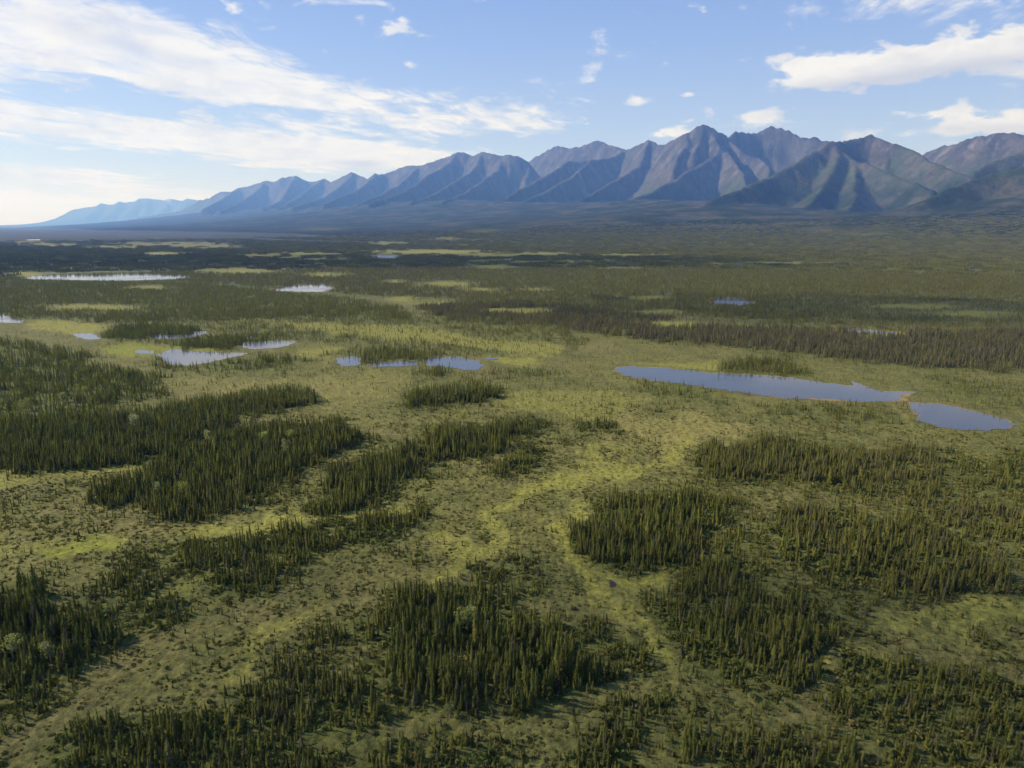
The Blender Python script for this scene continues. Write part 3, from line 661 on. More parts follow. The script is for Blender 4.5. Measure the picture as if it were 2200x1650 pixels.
# slopes
dzr = np.gradient(TZ, axis=0) / np.gradient(RR, axis=0); dza = np.gradient(TZ, axis=1) / np.maximum(np.gradient(AZ, axis=1) * RR, 1e-3)
slope = np.hypot(dzr, dza)
elev = TZ + 120 * fbm(TX / 600, TY / 600, 4, 71) + 60 * fbm(TX / 150, TY / 150, 3, 72)
forest = lerp(np.broadcast_to(C(0.034, 0.048, 0.024), TX.shape + (3,)), C(0.105, 0.100, 0.068), smooth(fbm(TX / 420, TY / 420, 5, 73, 0.62), -0.35, 0.6))
tund = lerp(np.broadcast_to(C(0.090, 0.122, 0.050), TX.shape + (3,)), C(0.118, 0.100, 0.064), smooth(fbm(TX / 420, TY / 420, 5, 74) + (elev - 620) / 500, -0.3, 0.6))
rock = lerp(np.broadcast_to(C(0.074, 0.071, 0.069), TX.shape + (3,)), C(0.140, 0.124, 0.110), smooth(fbm(TX / 260, TY / 260, 5, 75), -0.3, 0.5))
mc = lerp(forest, tund, smooth(elev, 360, 680))
mc = lerp(mc, rock, np.clip(smooth(elev, 820, 1200) + 0.6 * smooth(slope, 0.6, 0.95) * smooth(elev, 350, 700), 0, 1))
mc = lerp(mc, C(0.75, 0.77, 0.8), np.where(RR > 40000, smooth(fbm(TX / 900, TY / 900, 3, 79) + (TZ - 1500) / 500, 0.35, 0.6), 0))
stk = pnoise(ribt / 75, ribd / 1400, 83) + 0.6 * pnoise(ribt / 33, ribd / 800, 84)
near_r = RR < 40000
mc = lerp(mc, C(0.24, 0.205, 0.175), np.where(near_r, 0.75 * smooth(stk, 0.15, 0.7) * smooth(elev, 560, 900), 0))
mc = lerp(mc, C(0.040, 0.055, 0.030), np.where(near_r, 0.7 * smooth(-stk, 0.15, 0.7) * smooth(elev, 900, 600), 0))
mc = lerp(mc, C(0.050, 0.048, 0.050), np.where(near_r, 0.6 * smooth(-stk, 0.2, 0.7) * smooth(elev, 750, 1000), 0))
gc = lerp(gc, mc * 0.54, smooth(hm, 12, 110))
NR, NA = TX.shape
idx = np.arange(NR * NA).reshape(NR, NA)
nxt = np.roll(idx, -1, axis=1)
F = np.stack([idx[:-1], nxt[:-1], nxt[1:], idx[1:]], -1).reshape(-1, 4)[:, ::-1]
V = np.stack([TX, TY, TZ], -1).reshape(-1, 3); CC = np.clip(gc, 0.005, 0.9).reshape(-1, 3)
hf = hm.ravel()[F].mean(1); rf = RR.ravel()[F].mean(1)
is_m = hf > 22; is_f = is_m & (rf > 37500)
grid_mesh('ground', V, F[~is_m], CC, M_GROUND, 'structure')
grid_mesh('mountain_range', V, F[is_m & ~is_f], CC, M_MOUNT, 'structure')
grid_mesh('distant_mountains', V, F[is_f], CC, M_MOUNT, 'structure')

# ------------------------------------------------------------------ ponds
SHORED = {'right': 2.2, 'tan shored': 9.0, 'far dark': 7.0, 'long': 7.0, 'lower right': 1.2, 'brown': 2.0, 'distant b': 14.0, 'distant a': 10.0, 'sliver': 4.0}
def outline(pts):
    P = np.array([ground_xy(*p) for p in pts]); out = []
    n = len(P)
    for i in range(n):
        a, b = P[i], P[(i + 1) % n]; L = np.hypot(*(b - a)); k = max(1, int(L / 2.5)); k = min(k, 40)
        for q in range(k):
            out.append(a + (b - a) * q / k)
    P = np.array(out)
    for _ in range(2): P = 0.5 * P + 0.25 * (np.roll(P, 1, 0) + np.roll(P, -1, 0))
    s = 2.0 * min(1.0, 0.02 * math.sqrt(np.ptp(P[:, 0]) * np.ptp(P[:, 1])) + 0.25)
    P[:, 0] += s * 1.6 * fbm(P[:, 0] / 7, P[:, 1] / 7, 2, 91); P[:, 1] += s * 1.6 * fbm(P[:, 0] / 7, P[:, 1] / 7, 2, 92)
    return P
for nm, pts in POND_PTS.items():
    P = outline(pts)
    z = float(max(0.06, terrain_z(P[:, 0], P[:, 1]).max() + 0.05))
    c = P.mean(0)
    o = mesh_obj('pond', [(x - c[0], y - c[1], 0) for x, y in P], [list(range(len(P)))], M_WATER)
    o.location = (c[0], c[1], z); o['kind'] = 'structure'
    if o.data.polygons[0].normal.z < 0: o.data.flip_normals()
    wd = SHORED.get(nm, 0.8)
    T = np.roll(P, -1, 0) - np.roll(P, 1, 0); T /= np.maximum(np.hypot(T[:, 0], T[:, 1]), 1e-6)[:, None]
    area = 0.5 * np.sum(P[:, 0] * np.roll(P[:, 1], -1) - np.roll(P[:, 0], -1) * P[:, 1])
    Nn = np.stack([T[:, 1], -T[:, 0]], -1) * np.sign(area)
    ww = wd * np.clip(0.45 + 2.0 * fbm(P[:, 0] / 22, P[:, 1] / 22, 3, 93), 0.02, 2.6)
    Q = P + Nn * ww[:, None]; I = P - Nn * 0.3
    n = len(P)
    vs = [(x - c[0], y - c[1], -0.02) for x, y in I] + [(x - c[0], y - c[1], -0.03) for x, y in Q]
    mesh_obj('shore', vs, [(i, (i + 1) % n, n + (i + 1) % n, n + i) for i in range(n)], M_SEDGE, o)
P = outline([(1298,1240),(1310,1235),(1331,1239),(1334,1249),(1324,1257),(1304,1253)])
c = P.mean(0); zz = float(terrain_z(P[:, 0], P[:, 1]).max()) + 0.04
o = mesh_obj('peat_pool', [(x - c[0], y - c[1], 0) for x, y in P], [list(range(len(P)))], M_PEAT); o.location = (c[0], c[1], zz); o['kind'] = 'structure'

# ------------------------------------------------------------------ spruce shapes (unit: metres, about 8 m tall)
def spruce_parts(seed, tiers, pts_, h=8.0, rad=0.85, bare=0.06, club=True):
    r = random.Random(seed); cv = []; cf = []
    lean = (r.uniform(-.012, .012), r.uniform(-.012, .012))
    def ring_tier(z, R_, drop, n):
        a0 = r.uniform(0, 6.28); base_ = len(cv)
        cx, cy = lean[0] * z, lean[1] * z
        for k in range(n):
            a = a0 + k * 2 * math.pi / n + r.uniform(-.25, .25); q = R_ * r.uniform(0.7, 1.2); wd = 1.45 * q / n * r.uniform(0.8, 1.3) + 0.04
            ca, sa = math.cos(a), math.sin(a); b = len(cv); up = drop * r.uniform(0.25, 0.5); dn = drop * r.uniform(0.35, 0.85)
            cv.append((cx, cy, z + up))
            cv.append((cx + 0.6 * q * ca - wd * sa, cy + 0.6 * q * sa + wd * ca, z - 0.35 * dn))
            cv.append((cx + 0.6 * q * ca + wd * sa, cy + 0.6 * q * sa - wd * ca, z - 0.35 * dn))
            cv.append((cx + q * ca, cy + q * sa, z - dn))
            cf.append((b, b + 1, b + 2)); cf.append((b + 1, b + 3, b + 2))
    for i in range(tiers):
        f = i / (tiers - 0.4)
        z = h * (bare + (1 - bare) * f) + r.uniform(-.1, .1)
        prof = (1 - f) ** 0.72 * 0.92 + 0.10
        if club and f > 0.8: prof += 0.10 * (1 - abs(f - 0.9) / 0.1)
        ring_tier(z, rad * prof * r.uniform(0.75, 1.2), h / tiers * r.uniform(0.9, 1.5), pts_)
    b = len(cv); cv.append((lean[0] * h, lean[1] * h, h * 1.03))
    for k in range(3):
        a = k * 2.1; cv.append((lean[0] * h + 0.11 * math.cos(a), lean[1] * h + 0.11 * math.sin(a), h * 0.93))
    cf += [(b, b + 1, b + 2), (b, b + 2, b + 3), (b, b + 3, b + 1)]
    tv = []; tf = []
    for k in range(5):
        a = k * 1.2566; tv.append((0.11 * math.cos(a), 0.11 * math.sin(a), -0.35))
    for k in range(5):
        a = k * 1.2566; tv.append((lean[0] * h * .9 + 0.03 * math.cos(a), lean[1] * h * .9 + 0.03 * math.sin(a), h * 0.9))
    tf = [(k, (k + 1) % 5, 5 + (k + 1) % 5, 5 + k) for k in range(5)]
    return (tv, tf), (cv, cf)
PROTO = bpy.data.collections.new('tree_shapes')      # shapes for the massed trees, not linked to the scene
def joined(name, seed, tiers, pts_, coll, **kw):
    (tv, tf), (cv, cf) = spruce_parts(seed, tiers, pts_, **kw)
    n = len(tv)
    o = mesh_obj(name, tv + cv, tf + [tuple(i + n for i in f) for f in cf], [M_BARK, M_NEEDLE], link=False)
    mi = np.zeros(len(o.data.polygons), np.int32); mi[len(tf):] = 1
    o.data.polygons.foreach_set('material_index', mi)
    coll.objects.link(o); return o
NV = 10
for k in range(NV):     # near
    joined('spruce_a_%02d' % k, 100 + k, 12 + k % 4, 7, PROTO, rad=0.66 + 0.06 * (k % 5))
for k in range(NV):     # middle distance
    joined('spruce_b_%02d' % k, 200 + k, 8, 5, PROTO, rad=0.76 + 0.06 * (k % 5))
for k in range(6):      # small groups, far away
    r = random.Random(300 + k); vs = []; fs = []
    for q in range(48):
        a = r.uniform(0, 6.283); d = 17 * math.sqrt(r.random()); hh = 5.4 * r.uniform(0.55, 1.35); rr_ = r.uniform(0.55, 0.95)
        cx, cy = d * math.cos(a), d * math.sin(a); b = len(vs)
        vs += [(cx, cy, hh)] + [(cx + rr_ * math.cos(a + i * 1.571), cy + rr_ * math.sin(a + i * 1.571), 0.3) for i in range(4)]
        fs += [(b, b + 1 + i, b + 1 + (i + 1) % 4) for i in range(4)]
    o = mesh_obj('spruce_c_%02d' % k, vs, fs, M_NEEDLE, link=False); PROTO.objects.link(o)

def scatter(name, pts_, rot, scl, var, tin, coll):
    """one object: a cloud of points with a shape of the collection set on each"""
    me = bpy.data.meshes.new(name); n = len(pts_)
    me.vertices.add(n); me.vertices.foreach_set('co', pts_.astype(np.float32).ravel())
    def attr(nm, typ, key, arr):
        a = me.attributes.new(nm, typ, 'POINT'); a.data.foreach_set(key, arr.ravel())
    attr('rot', 'FLOAT_VECTOR', 'vector', rot.astype(np.float32)); attr('scl', 'FLOAT_VECTOR', 'vector', scl.astype(np.float32))
    attr('var', 'INT', 'value', var.astype(np.int32)); attr('tint', 'FLOAT', 'value', tin.astype(np.float32))
    o = bpy.data.objects.new(name, me); COL.objects.link(o); o['kind'] = 'stuff'
    g = bpy.data.node_groups.new(name, 'GeometryNodeTree')
    g.interface.new_socket('Geometry', in_out='INPUT', socket_type='NodeSocketGeometry')
    g.interface.new_socket('Geometry', in_out='OUTPUT', socket_type='NodeSocketGeometry')
    gi = g.nodes.new('NodeGroupInput'); go = g.nodes.new('NodeGroupOutput')
    ci = g.nodes.new('GeometryNodeCollectionInfo'); ci.inputs['Collection'].default_value = coll
    ci.inputs['Separate Children'].default_value = True; ci.inputs['Reset Children'].default_value = True
    ip = g.nodes.new('GeometryNodeInstanceOnPoints'); ip.inputs['Pick Instance'].default_value = True
    def nattr(nm, typ):
        a = g.nodes.new('GeometryNodeInputNamedAttribute'); a.data_type = typ; a.inputs['Name'].default_value = nm
        return a.outputs['Attribute']
    L = g.links
    L.new(gi.outputs[0], ip.inputs['Points']); L.new(ci.outputs[0], ip.inputs['Instance'])
    L.new(nattr('var', 'INT'), ip.inputs['Instance Index'])
    L.new(nattr('rot', 'FLOAT_VECTOR'), ip.inputs['Rotation']); L.new(nattr('scl', 'FLOAT_VECTOR'), ip.inputs['Scale'])
    L.new(ip.outputs[0], go.inputs[0])
    md = o.modifiers.new('scatter', 'NODES'); md.node_group = g
    return o

BIRCH = [ # base px, height m, tint, label
 (1003, 1352, 8.5, 0.1, 'pale grey green birch standing alone in the middle of the bottom centre grove'),
 (340, 1060, 5.5, 0.15, 'pale bushy birch at the left foot of the long dark grove on the left'),
 (395, 1058, 5.5, 0.25, 'pale bushy birch beside a lighter one at the near edge of the left grove'),
 (617, 975, 7.0, 0.9, 'pale grey birch among dark spruces at the right side of the left forest block'),
 (566, 950, 6.5, 0.35, 'yellowish green birch in the upper middle of the left forest block'),
 (624, 950, 6.5, 0.35, 'light green birch beside a grey one in the left forest block'),
 (291, 915, 7.5, 0.7, 'round pale birch in the left forest, the whitest one there'),
 (160, 925, 6.5, 0.7, 'pale grey birch left of the whitest birch in the left forest'),
 (133, 862, 6.5, 0.55, 'yellow leaved birch at the top edge of the left forest'),
 (57, 880, 7.0, 0.5, 'yellow birch near the left edge in front of dark spruces'),
 (185, 848, 6.5, 0.5, 'small yellow birch right of another at the top of the left forest'),
 (450, 945, 6.0, 0.6, 'dull pale birch in the middle of the left forest block'),
 (930, 938, 7.0, 0.3, 'light green birch at the far end of the long centre grove'),
 (995, 905, 6.5, 0.2, 'light green birch on the far right of the long centre grove'),
 (1050, 694, 8.0, 0.0, 'pale willow, the largest of three before the dark grey forest'),
 (1034, 693, 7.0, 0.0, 'pale willow left of the largest one before the dark grey forest'),
 (1068, 695, 7.0, 0.1, 'pale willow right of the largest one before the dark grey forest'),
 (1178, 725, 8.0, 0.1, 'pale green willow on the open bog below the dark grey forest'),
 (1622, 960, 6.5, 0.25, 'pale green birch inside the yellowish grove above centre right'),
 (108, 1415, 6.0, 0.8, 'bluish pale willow bush at the near side of the left edge grove'),
 (28, 1408, 6.5, 0.7, 'bluish pale willow bush close to the left edge beside dark spruces'),
 (1340, 724, 7.0, 0.1, 'small pale willow right of another on the open bog'),
 (965, 1535, 3.6, 0.2, 'low leafy willow bush at the near edge of the bottom centre grove'),
 (1880, 1500, 4.0, 0.2, 'green willow bush in the scrub near the bottom right corner'),
]
BXY = [ground_xy(q[0], q[1]) for q in BIRCH]
def jitter_grid(r0, r1, cell, amax=41.0):
    k = int(r1 / cell) + 1
    gx, gy = np.meshgrid(np.arange(-k, k), np.arange(0, k))
    gx = gx.ravel(); gy = gy.ravel()
    rr = np.hypot(gx, gy) * cell
    q = (rr > r0 - cell) & (rr < r1 + cell) & (np.abs(np.degrees(np.arctan2(gx, gy + .5))) < amax)
    x = (gx[q] + rng.random(q.sum())) * cell; y = (gy[q] + rng.random(q.sum())) * cell
    r = np.hypot(x, y); q = (r >= r0) & (r < r1)
    return x[q], y[q]
def tree_field(r0, r1, cell, hmul=1.0, dmul=1.0, dmap=None):
    x, y = jitter_grid(r0, r1, cell)
    wx, wy = warped(x, y); px, py = to_px(x, y)
    d = sample(dens if dmap is None else dmap, wx, wy)
    clump = fbm(x / 9, y / 9, 3, 51); clump2 = fbm(x / 35, y / 35, 3, 52)
    edge = np.clip(d / 0.22, 0, 1)
    p = d * np.clip(0.85 + (2.2 - 1.5 * edge) * clump + (1.0 - 0.5 * edge) * clump2, 0, 3.0) * cell * cell * dmul
    q = (rng.random(len(x)) < p) & (sample(pond_near, px, py) < 0.42)
    for bx, by in BXY: q &= (np.hypot(x - bx, y - by) > 1.6) & ~((np.abs(x - bx * y / max(by, 1)) < 1.6) & (y < by) & (y > by - 7))
    x = x[q]; y = y[q]; wx = wx[q]; wy = wy[q]
    h = 0.57 * sample(hgt, wx, wy) * (0.62 + 0.38 * edge[q]) * np.exp(rng.normal(0, 0.26, len(x))) * (0.85 + 0.35 * np.clip(clump[q] + 0.4, 0, 1)) * hmul
    t = 0.10 + sample(tint, wx, wy) + rng.normal(0, 0.11, len(x)) + 0.18 * clump2[q]
    t = np.where(rng.random(len(x)) < 0.06, 1.0, t)
    return x, y, np.clip(h, 0.9, 10), np.clip(t, 0, 1)

nx, ny, nh, nt = tree_field(105, 420, 1.0, 1.0, 1.85)
qx_, qy_, qh, qt = tree_field(105, 420, 1.5, 0.6, 1.3, dens2)
mx_, my_, mh, mt = tree_field(420, 900, 1.35, 1.0, 1.25)
fx_, fy_, fh, ft = tree_field(900, 1700, 2.1, 1.0, 0.9)
gx_, gy_ = jitter_grid(1700, 5600, 27)
gd = sample(dens, *to_px(gx_, gy_)); q = rng.random(len(gx_)) < np.clip(gd / 0.15, 0, 1) * 0.92 * (1 - smooth(np.hypot(gx_, gy_), 3600, 5800))
q &= sample(pond_wide, *to_px(gx_, gy_)) < 0.5
gx_, gy_ = gx_[q], gy_[q]
gt = np.clip(sample(tint, *to_px(gx_, gy_)) + rng.normal(0, .12, len(gx_)), 0, 1)

# the 300 spruces that show largest stand as trees of their own
npx, npy = to_px(nx, ny)
show = nh * FOC / (ny * CP + H * SP)
show = np.where((npx > 8) & (npx < 2192) & (npy > 480) & (npy < 1640), show, 0)
order = np.argsort(-show); solo = order[:300]
rest = np.ones(len(nx), bool); rest[solo] = False

def pack(x, y, h, t, v0, nv):
    n = len(x); z = terrain_z(x, y) - 0.12
    p = np.stack([x, y, z], -1); ro = np.stack([rng.normal(0, .05, n), rng.normal(0, .05, n), rng.random(n) * 6.283], -1)
    s = h / 8.0; wd = s ** 0.65 * rng.uniform(0.8, 1.55, n)
    return p, ro, np.stack([wd, wd, s], -1), v0 + rng.integers(0, nv, n), t
sets = [pack(qx_, qy_, qh, np.clip(qt + 0.1, 0, 1), NV, NV), pack(nx[rest], ny[rest], nh[rest], nt[rest], 0, NV), pack(mx_, my_, mh, mt, NV, NV), pack(fx_, fy_, fh, ft, NV, NV)]
n = len(gx_); s = rng.uniform(0.8, 1.2, n)
sets.append((np.stack([gx_, gy_, terrain_z(gx_, gy_) - 0.2], -1), np.stack([np.zeros(n), np.zeros(n), rng.random(n) * 6.28], -1), np.stack([np.ones(n), np.ones(n), s], -1), 2 * NV + rng.integers(0, 6, n), gt))
cat = [np.concatenate([s_[i] for s_ in sets]) for i in range(5)]
scatter('spruce_forest', *cat, PROTO)
print('TREES', [len(s_[0]) for s_ in sets])

# ------------------------------------------------------------------ low shrubs and tussocks of the near bog
SHR = bpy.data.collections.new('shrub_shapes')
for k in range(8):
    r = random.Random(400 + k); vs = []; fs = []
    for q in range(26 if k < 5 else 16):
        a = r.uniform(0, 6.283); d = 0.75 * math.sqrt(r.random()); zz = (0.75 if k < 5 else 0.4) * (1 - d) * r.uniform(0.4, 1.2) + 0.08
        s = r.uniform(0.16, 0.34); b = len(vs); ang = r.uniform(0, 6.283); tl = r.uniform(-.7, .7)
        for u, v in ((-1, -.6), (1, -.6), (.7, .7), (-.7, .7)):
            X_ = u * s * math.cos(ang); Y_ = u * s * math.sin(ang); 
            vs.append((d * math.cos(a) + X_ - v * s * math.sin(ang) * tl, d * math.sin(a) + Y_ + v * s * math.cos(ang) * tl, zz + v * s * 0.8))
        fs.append((b, b + 1, b + 2, b + 3))
    o = mesh_obj('shrub_%02d' % k, vs, fs, M_SHRUB, link=False); SHR.objects.link(o)
x, y = jitter_grid(105, 400, 1.3)
wx, wy = warped(x, y); px, py = to_px(x, y)
c1 = fbm(x / 6, y / 6, 3, 81); c2 = fbm(x / 28, y / 28, 3, 82)
fz = np.maximum(sample(fen[0], wx, wy), sample(fen[1], wx, wy))
sv = sample(shrub, wx, wy)
p = np.clip(-0.10 + 0.75 * c1 + 0.4 * c2 + 0.6 * sv, 0.015, 0.95) * (1 - 0.9 * fz)
q = (rng.random(len(x)) < p) & (sample(pond_near, px, py) < 0.3)
x, y, sv, c2 = x[q], y[q], sv[q], c2[q]
n = len(x); s = rng.uniform(0.45, 1.15, n) * (0.6 + 0.8 * sv)
scatter('bog_shrubs', np.stack([x, y, terrain_z(x, y) - 0.08], -1), np.stack([rng.normal(0, .1, n), rng.normal(0, .1, n), rng.random(n) * 6.28], -1),
        np.stack([s, s, s * rng.uniform(0.7, 1.3, n)], -1), rng.integers(0, 8, n), np.clip(0.62 - 0.5 * sv - 0.3 * c2 + rng.normal(0, .15, n), 0, 1), SHR)
x, y = jitter_grid(105, 330, 0.85)
wx, wy = warped(x, y); px, py = to_px(x, y)
c1 = fbm(x / 5, y / 5, 3, 84); c2 = fbm(x / 18, y / 18, 3, 85); fz = sample(fen_all, wx, wy)
q = (rng.random(len(x)) < np.clip(0.07 + 0.5 * c1 + 0.35 * c2, 0.02, 0.8) * (1 - 0.85 * fz)) & (sample(pond_near, px, py) < 0.3)
x, y, c1, c2 = x[q], y[q], c1[q], c2[q]
n = len(x); s = rng.uniform(0.35, 0.75, n)
scatter('tussock_grass', np.stack([x, y, terrain_z(x, y) - 0.06], -1), np.stack([rng.normal(0, .1, n), rng.normal(0, .1, n), rng.random(n) * 6.28], -1),
        np.stack([s * 1.2, s * 1.2, s * rng.uniform(0.8, 1.3, n)], -1), rng.integers(5, 8, n), np.clip(0.60 - 0.3 * c2 + rng.normal(0, .15, n), 0, 1), SHR)
print('TUSSOCKS', n)

# ------------------------------------------------------------------ spruces that stand as trees of their own
KIT = []
for k in range(12):
    (tv, tf), (cv, cf) = spruce_parts(500 + k, 13 + k % 4, 7, rad=0.70 + 0.055 * (k % 6))
    tme = bpy.data.meshes.new('trunk'); tme.from_pydata(tv, [], tf); tme.materials.append(M_BARK)
    cme = bpy.data.meshes.new('crown'); cme.from_pydata(cv, [], cf); cme.materials.append(M_NEEDLE)
    KIT.append((tme, cme))
AREAS = [   # name of the place a tree stands in, outline in the photograph laid on the ground
 ('the bottom centre grove', [(740,1280),(900,1180),(1160,1180),(1260,1330),(1250,1540),(800,1545),(740,1480)]),
 ('the left edge grove', [(-50,1200),(180,1290),(190,1400),(120,1450),(-50,1480)]),
 ('the bottom left corner scrub', [(-50,1480),(330,1520),(500,1515),(520,1700),(-50,1700)]),
 ('the thicket left of the grove', [(500,1400),(790,1400),(800,1560),(650,1640),(520,1640)]),
 ('the scrub below the grove', [(500,1560),(1200,1545),(1230,1700),(500,1700)]),
 ('the lower right grove', [(1430,1180),(1680,1190),(1830,1380),(1800,1460),(1480,1440)]),
 ('the bottom right corner scrub', [(1800,1420),(2300,1380),(2300,1700),(1800,1700)]),
 ('the bottom edge scrub', [(1200,1440),(1800,1440),(1800,1700),(1200,1700)]),
 ('the broad right stand', [(1560,1060),(2250,1060),(2250,1330),(1680,1330)]),
 ('the grove above the peat pool', [(1220,1060),(1600,1060),(1600,1220),(1220,1210)]),
 ('the long left band', [(180,1150),(950,1070),(900,1190),(560,1380),(180,1390)]),
 ('the left forest block', [(-50,880),(780,880),(760,980),(400,1115),(-50,1115)]),
 ('the open bog', [(-500,900),(2700,900),(2700,1800),(-500,1800)]),
]
def inside(px, py, pts_):
    c = False; j = len(pts_) - 1
    for i in range(len(pts_)):
        xi, yi = pts_[i]; xj, yj = pts_[j]
        if (yi > py) != (yj > py) and px < (xj - xi) * (py - yi) / (yj - yi) + xi: c = not c
        j = i
    return c
def fifth(v, lo, hi, names): return names[min(4, max(0, int(5 * (v - lo) / (hi - lo + 1e-9))))]
solo_info = []
for i in solo:
    for nm, pts_ in AREAS:
        if inside(npx[i], npy[i], pts_):
            solo_info.append((nm, i)); break
    else: solo_info.append((AREAS[-1][0], i))
sz = terrain_z(nx, ny)
for nm in [a[0] for a in AREAS]:
    mem = [i for (q_, i) in solo_info if q_ == nm]
    if not mem: continue
    xs = npx[mem]; ys = npy[mem]; hs = nh[mem]
    for i in mem:
        e = bpy.data.objects.new('spruce_tree', None); COL.objects.link(e)
        e.location = (nx[i], ny[i], sz[i] - 0.1); e.rotation_euler = (0, 0, rng.random() * 6.28)
        s = nh[i] / 8.0; wd = s ** 0.65 * rng.uniform(0.8, 1.55); e.scale = (wd, wd, s)
        k = int(rng.integers(0, len(KIT)))
        for pn, me in (('trunk', KIT[k][0]), ('crown', KIT[k][1])):
            o = bpy.data.objects.new(pn, me); COL.objects.link(o); o.parent = e; o['tint'] = float(nt[i])
        size = 'very tall' if nh[i] > 8 else 'tall' if nh[i] > 6.8 else 'mid-sized' if nh[i] > 5.8 else 'short'
        tone = 'dark green' if nt[i] < 0.2 else 'olive green' if nt[i] < 0.42 else 'yellowish green'
        build = 'slender' if wd / s < 1.05 else 'narrow' if wd / s < 1.4 else 'broad'
        where = fifth(ys[mem.index(i)], ys.min(), ys.max(), ['back', 'upper', 'middle', 'lower', 'front'])
        side = fifth(xs[mem.index(i)], xs.min(), xs.max(), ['far left', 'left', 'centre', 'right', 'far right'])
        e['label'] = '%s %s %s spruce, %s %s of %s' % (size, build, tone, where, side, nm)
        e['category'] = 'tree'; e['group'] = 'spruces of ' + nm

# ------------------------------------------------------------------ pale broad-leaved trees among the spruces
LEAFY = []
for k in range(4):
    r = random.Random(700 + k); vs = []; fs = []
    lobes = [(r.uniform(-.9, .9), r.uniform(-.9, .9), r.uniform(2.2, 5.0), r.uniform(0.7, 1.25)) for _ in range(9)]
    for q in range(620):
        lx, ly, lz, lr = r.choice(lobes)
        a = r.uniform(0, 6.283); u = r.uniform(-1, 1); rr_ = lr * r.uniform(0.55, 1.0); c_q = math.sqrt(1 - u * u)
        P_ = Vector((lx + rr_ * c_q * math.cos(a), ly + rr_ * c_q * math.sin(a), lz + rr_ * u * 1.1))
        nrm = Vector((r.gauss(0, 1), r.gauss(0, 1), r.gauss(0.5, 1))).normalized(); t1 = nrm.orthogonal().normalized(); t2 = nrm.cross(t1)
        s = r.uniform(0.10, 0.24); b = len(vs)
        vs += [tuple(P_ + t1 * s), tuple(P_ + t2 * s * .7), tuple(P_ - t1 * s), tuple(P_ - t2 * s * .7)]; fs.append((b, b + 1, b + 2, b + 3))
    cme = bpy.data.meshes.new('crown'); cme.from_pydata(vs, [], fs); cme.materials.append(M_LEAF)
    tv = []; tf = []
    def limb(p, q, r0, r1):
        d = (q - p).normalized(); t1 = d.orthogonal().normalized(); t2 = d.cross(t1); b = len(tv)
        for (c0, rad_) in ((p, r0), (q, r1)):
            for k2 in range(6):
                a = k2 * math.pi / 3; tv.append(tuple(c0 + t1 * rad_ * math.cos(a) + t2 * rad_ * math.sin(a)))
        for k2 in range(6): tf.append((b + k2, b + (k2 + 1) % 6, b + 6 + (k2 + 1) % 6, b + 6 + k2))
    top = Vector((r.uniform(-.2, .2), r.uniform(-.2, .2), 2.6))
    limb(Vector((0, 0, -.4)), top, 0.16, 0.11)
    for lb in lobes: limb(top - Vector((0, 0, r.uniform(0, 1.2))), Vector(lb[:3]), 0.07, 0.02)
    tme = bpy.data.meshes.new('trunk'); tme.from_pydata(tv, [], tf); tme.materials.append(M_PALEBARK)
    LEAFY.append((tme, cme))
for q, (px, py, hh, tt, lab) in enumerate(BIRCH):
    x, y = ground_xy(px, py); e = bpy.data.objects.new('birch_tree' if 'birch' in lab else 'willow_tree', None); COL.objects.link(e)
    e.location = (x, y, float(terrain_z(np.array([x]), np.array([y]))[0]) - 0.1); e.rotation_euler = (0, 0, q * 1.7); s = hh / 5.6; e.scale = (s * 1.15, s * 1.15, s)
    for pn, me in (('trunk', LEAFY[q % 4][0]), ('crown', LEAFY[q % 4][1])):
        o = bpy.data.objects.new(pn, me); COL.objects.link(o); o.parent = e; o['tint'] = tt
    e['label'] = lab; e['category'] = 'tree'; e['group'] = 'pale broad-leaved trees among the spruces'

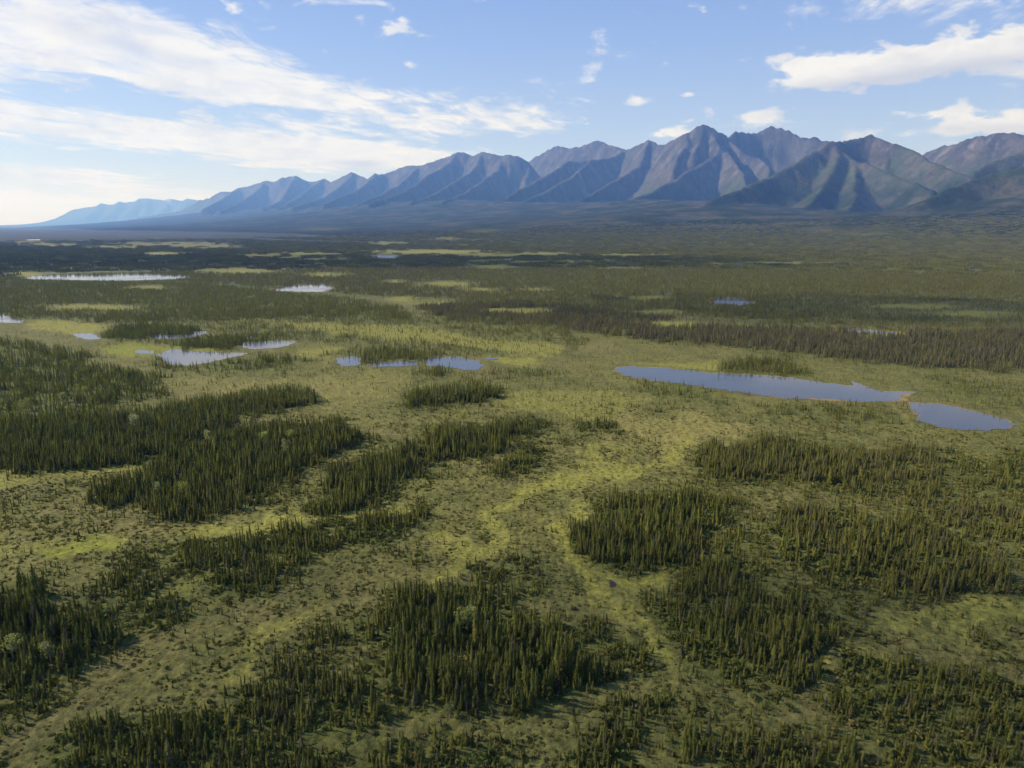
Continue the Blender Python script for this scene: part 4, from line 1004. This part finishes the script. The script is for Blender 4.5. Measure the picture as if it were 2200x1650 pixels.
# ------------------------------------------------------------------ haze: the air over the plain
HAZE_DENSITY = 4.0e-5
hb = 58000.0; ht_ = float(TZ.max()) + 150
hv = [(x, y, z) for z in (-8.0, ht_) for (x, y) in ((-hb, -hb), (hb, -hb), (hb, hb), (-hb, hb))]
hm_, ht2, hout = material('haze_air')
pv = ht2.new('ShaderNodeVolumePrincipled')
pv.inputs['Color'].default_value = (0.21, 0.43, 1.0, 1)
pv.inputs['Absorption Color'].default_value = (1, 1, 1, 1)
pv.inputs['Density'].default_value = HAZE_DENSITY
pv.inputs['Anisotropy'].default_value = 0.15
ht2.l.new(pv.outputs[0], hout.inputs['Volume'])
o = mesh_obj('haze', hv, [(0, 3, 2, 1), (4, 5, 6, 7), (0, 1, 5, 4), (1, 2, 6, 5), (2, 3, 7, 6), (3, 0, 4, 7)], hm_); o['kind'] = 'stuff'

# ------------------------------------------------------------------ fair-weather clouds above the frame whose shade falls on the plain
cm, ct, cout = material('cloud_vapour')
cv_ = ct.new('ShaderNodeVolumePrincipled'); cv_.inputs['Color'].default_value = (1, 1, 1, 1); cv_.inputs['Density'].default_value = 0.0022; cv_.inputs['Anisotropy'].default_value = 0.5
ct.l.new(cv_.outputs[0], cout.inputs['Volume'])
ALT = ht_ + 500.0
def cloud(gx, gy, rx, ry, th, seed, rot=0.0):
    """a flat-bottomed cloud whose shadow is centred on the plain at gx, gy"""
    nu, nv = 48, 20; vs = []; fs = []
    kx = ALT / math.tan(SUN_EL)
    cx, cy = gx + kx * math.sin(SUN_AZ), gy + kx * math.cos(SUN_AZ)
    U, V_ = np.meshgrid(np.arange(nu) / nu * 2 * np.pi, np.linspace(-1, 1, nv) * np.pi / 2)
    X_ = np.cos(U) * np.cos(V_); Y_ = np.sin(U) * np.cos(V_); Z_ = np.sin(V_)
    q = 1 + 0.35 * fbm(X_ * 1.6 + seed * 7.1, Y_ * 1.6 + Z_, 3, seed) * np.cos(V_)
    X_ = X_ * rx * q; Y_ = Y_ * ry * q; Z_ = np.where(Z_ > 0, Z_ * th, Z_ * th * 0.3)
    c, s_ = math.cos(rot), math.sin(rot)
    pts_ = np.stack([X_ * c - Y_ * s_, X_ * s_ + Y_ * c, Z_], -1).reshape(-1, 3)
    for j in range(nv - 1):
        for i in range(nu): fs.append((j * nu + i, j * nu + (i + 1) % nu, (j + 1) * nu + (i + 1) % nu, (j + 1) * nu + i))
    o = mesh_obj('cloud', pts_.tolist(), fs, cm); o.location = (cx, cy, ALT); o['kind'] = 'stuff'
cloud(-20, 80, 330, 120, 150, 1, R(12))
cloud(420, 880, 420, 160, 170, 4, R(-8))
cloud(-500, 2100, 1500, 420, 170, 5, R(-5))
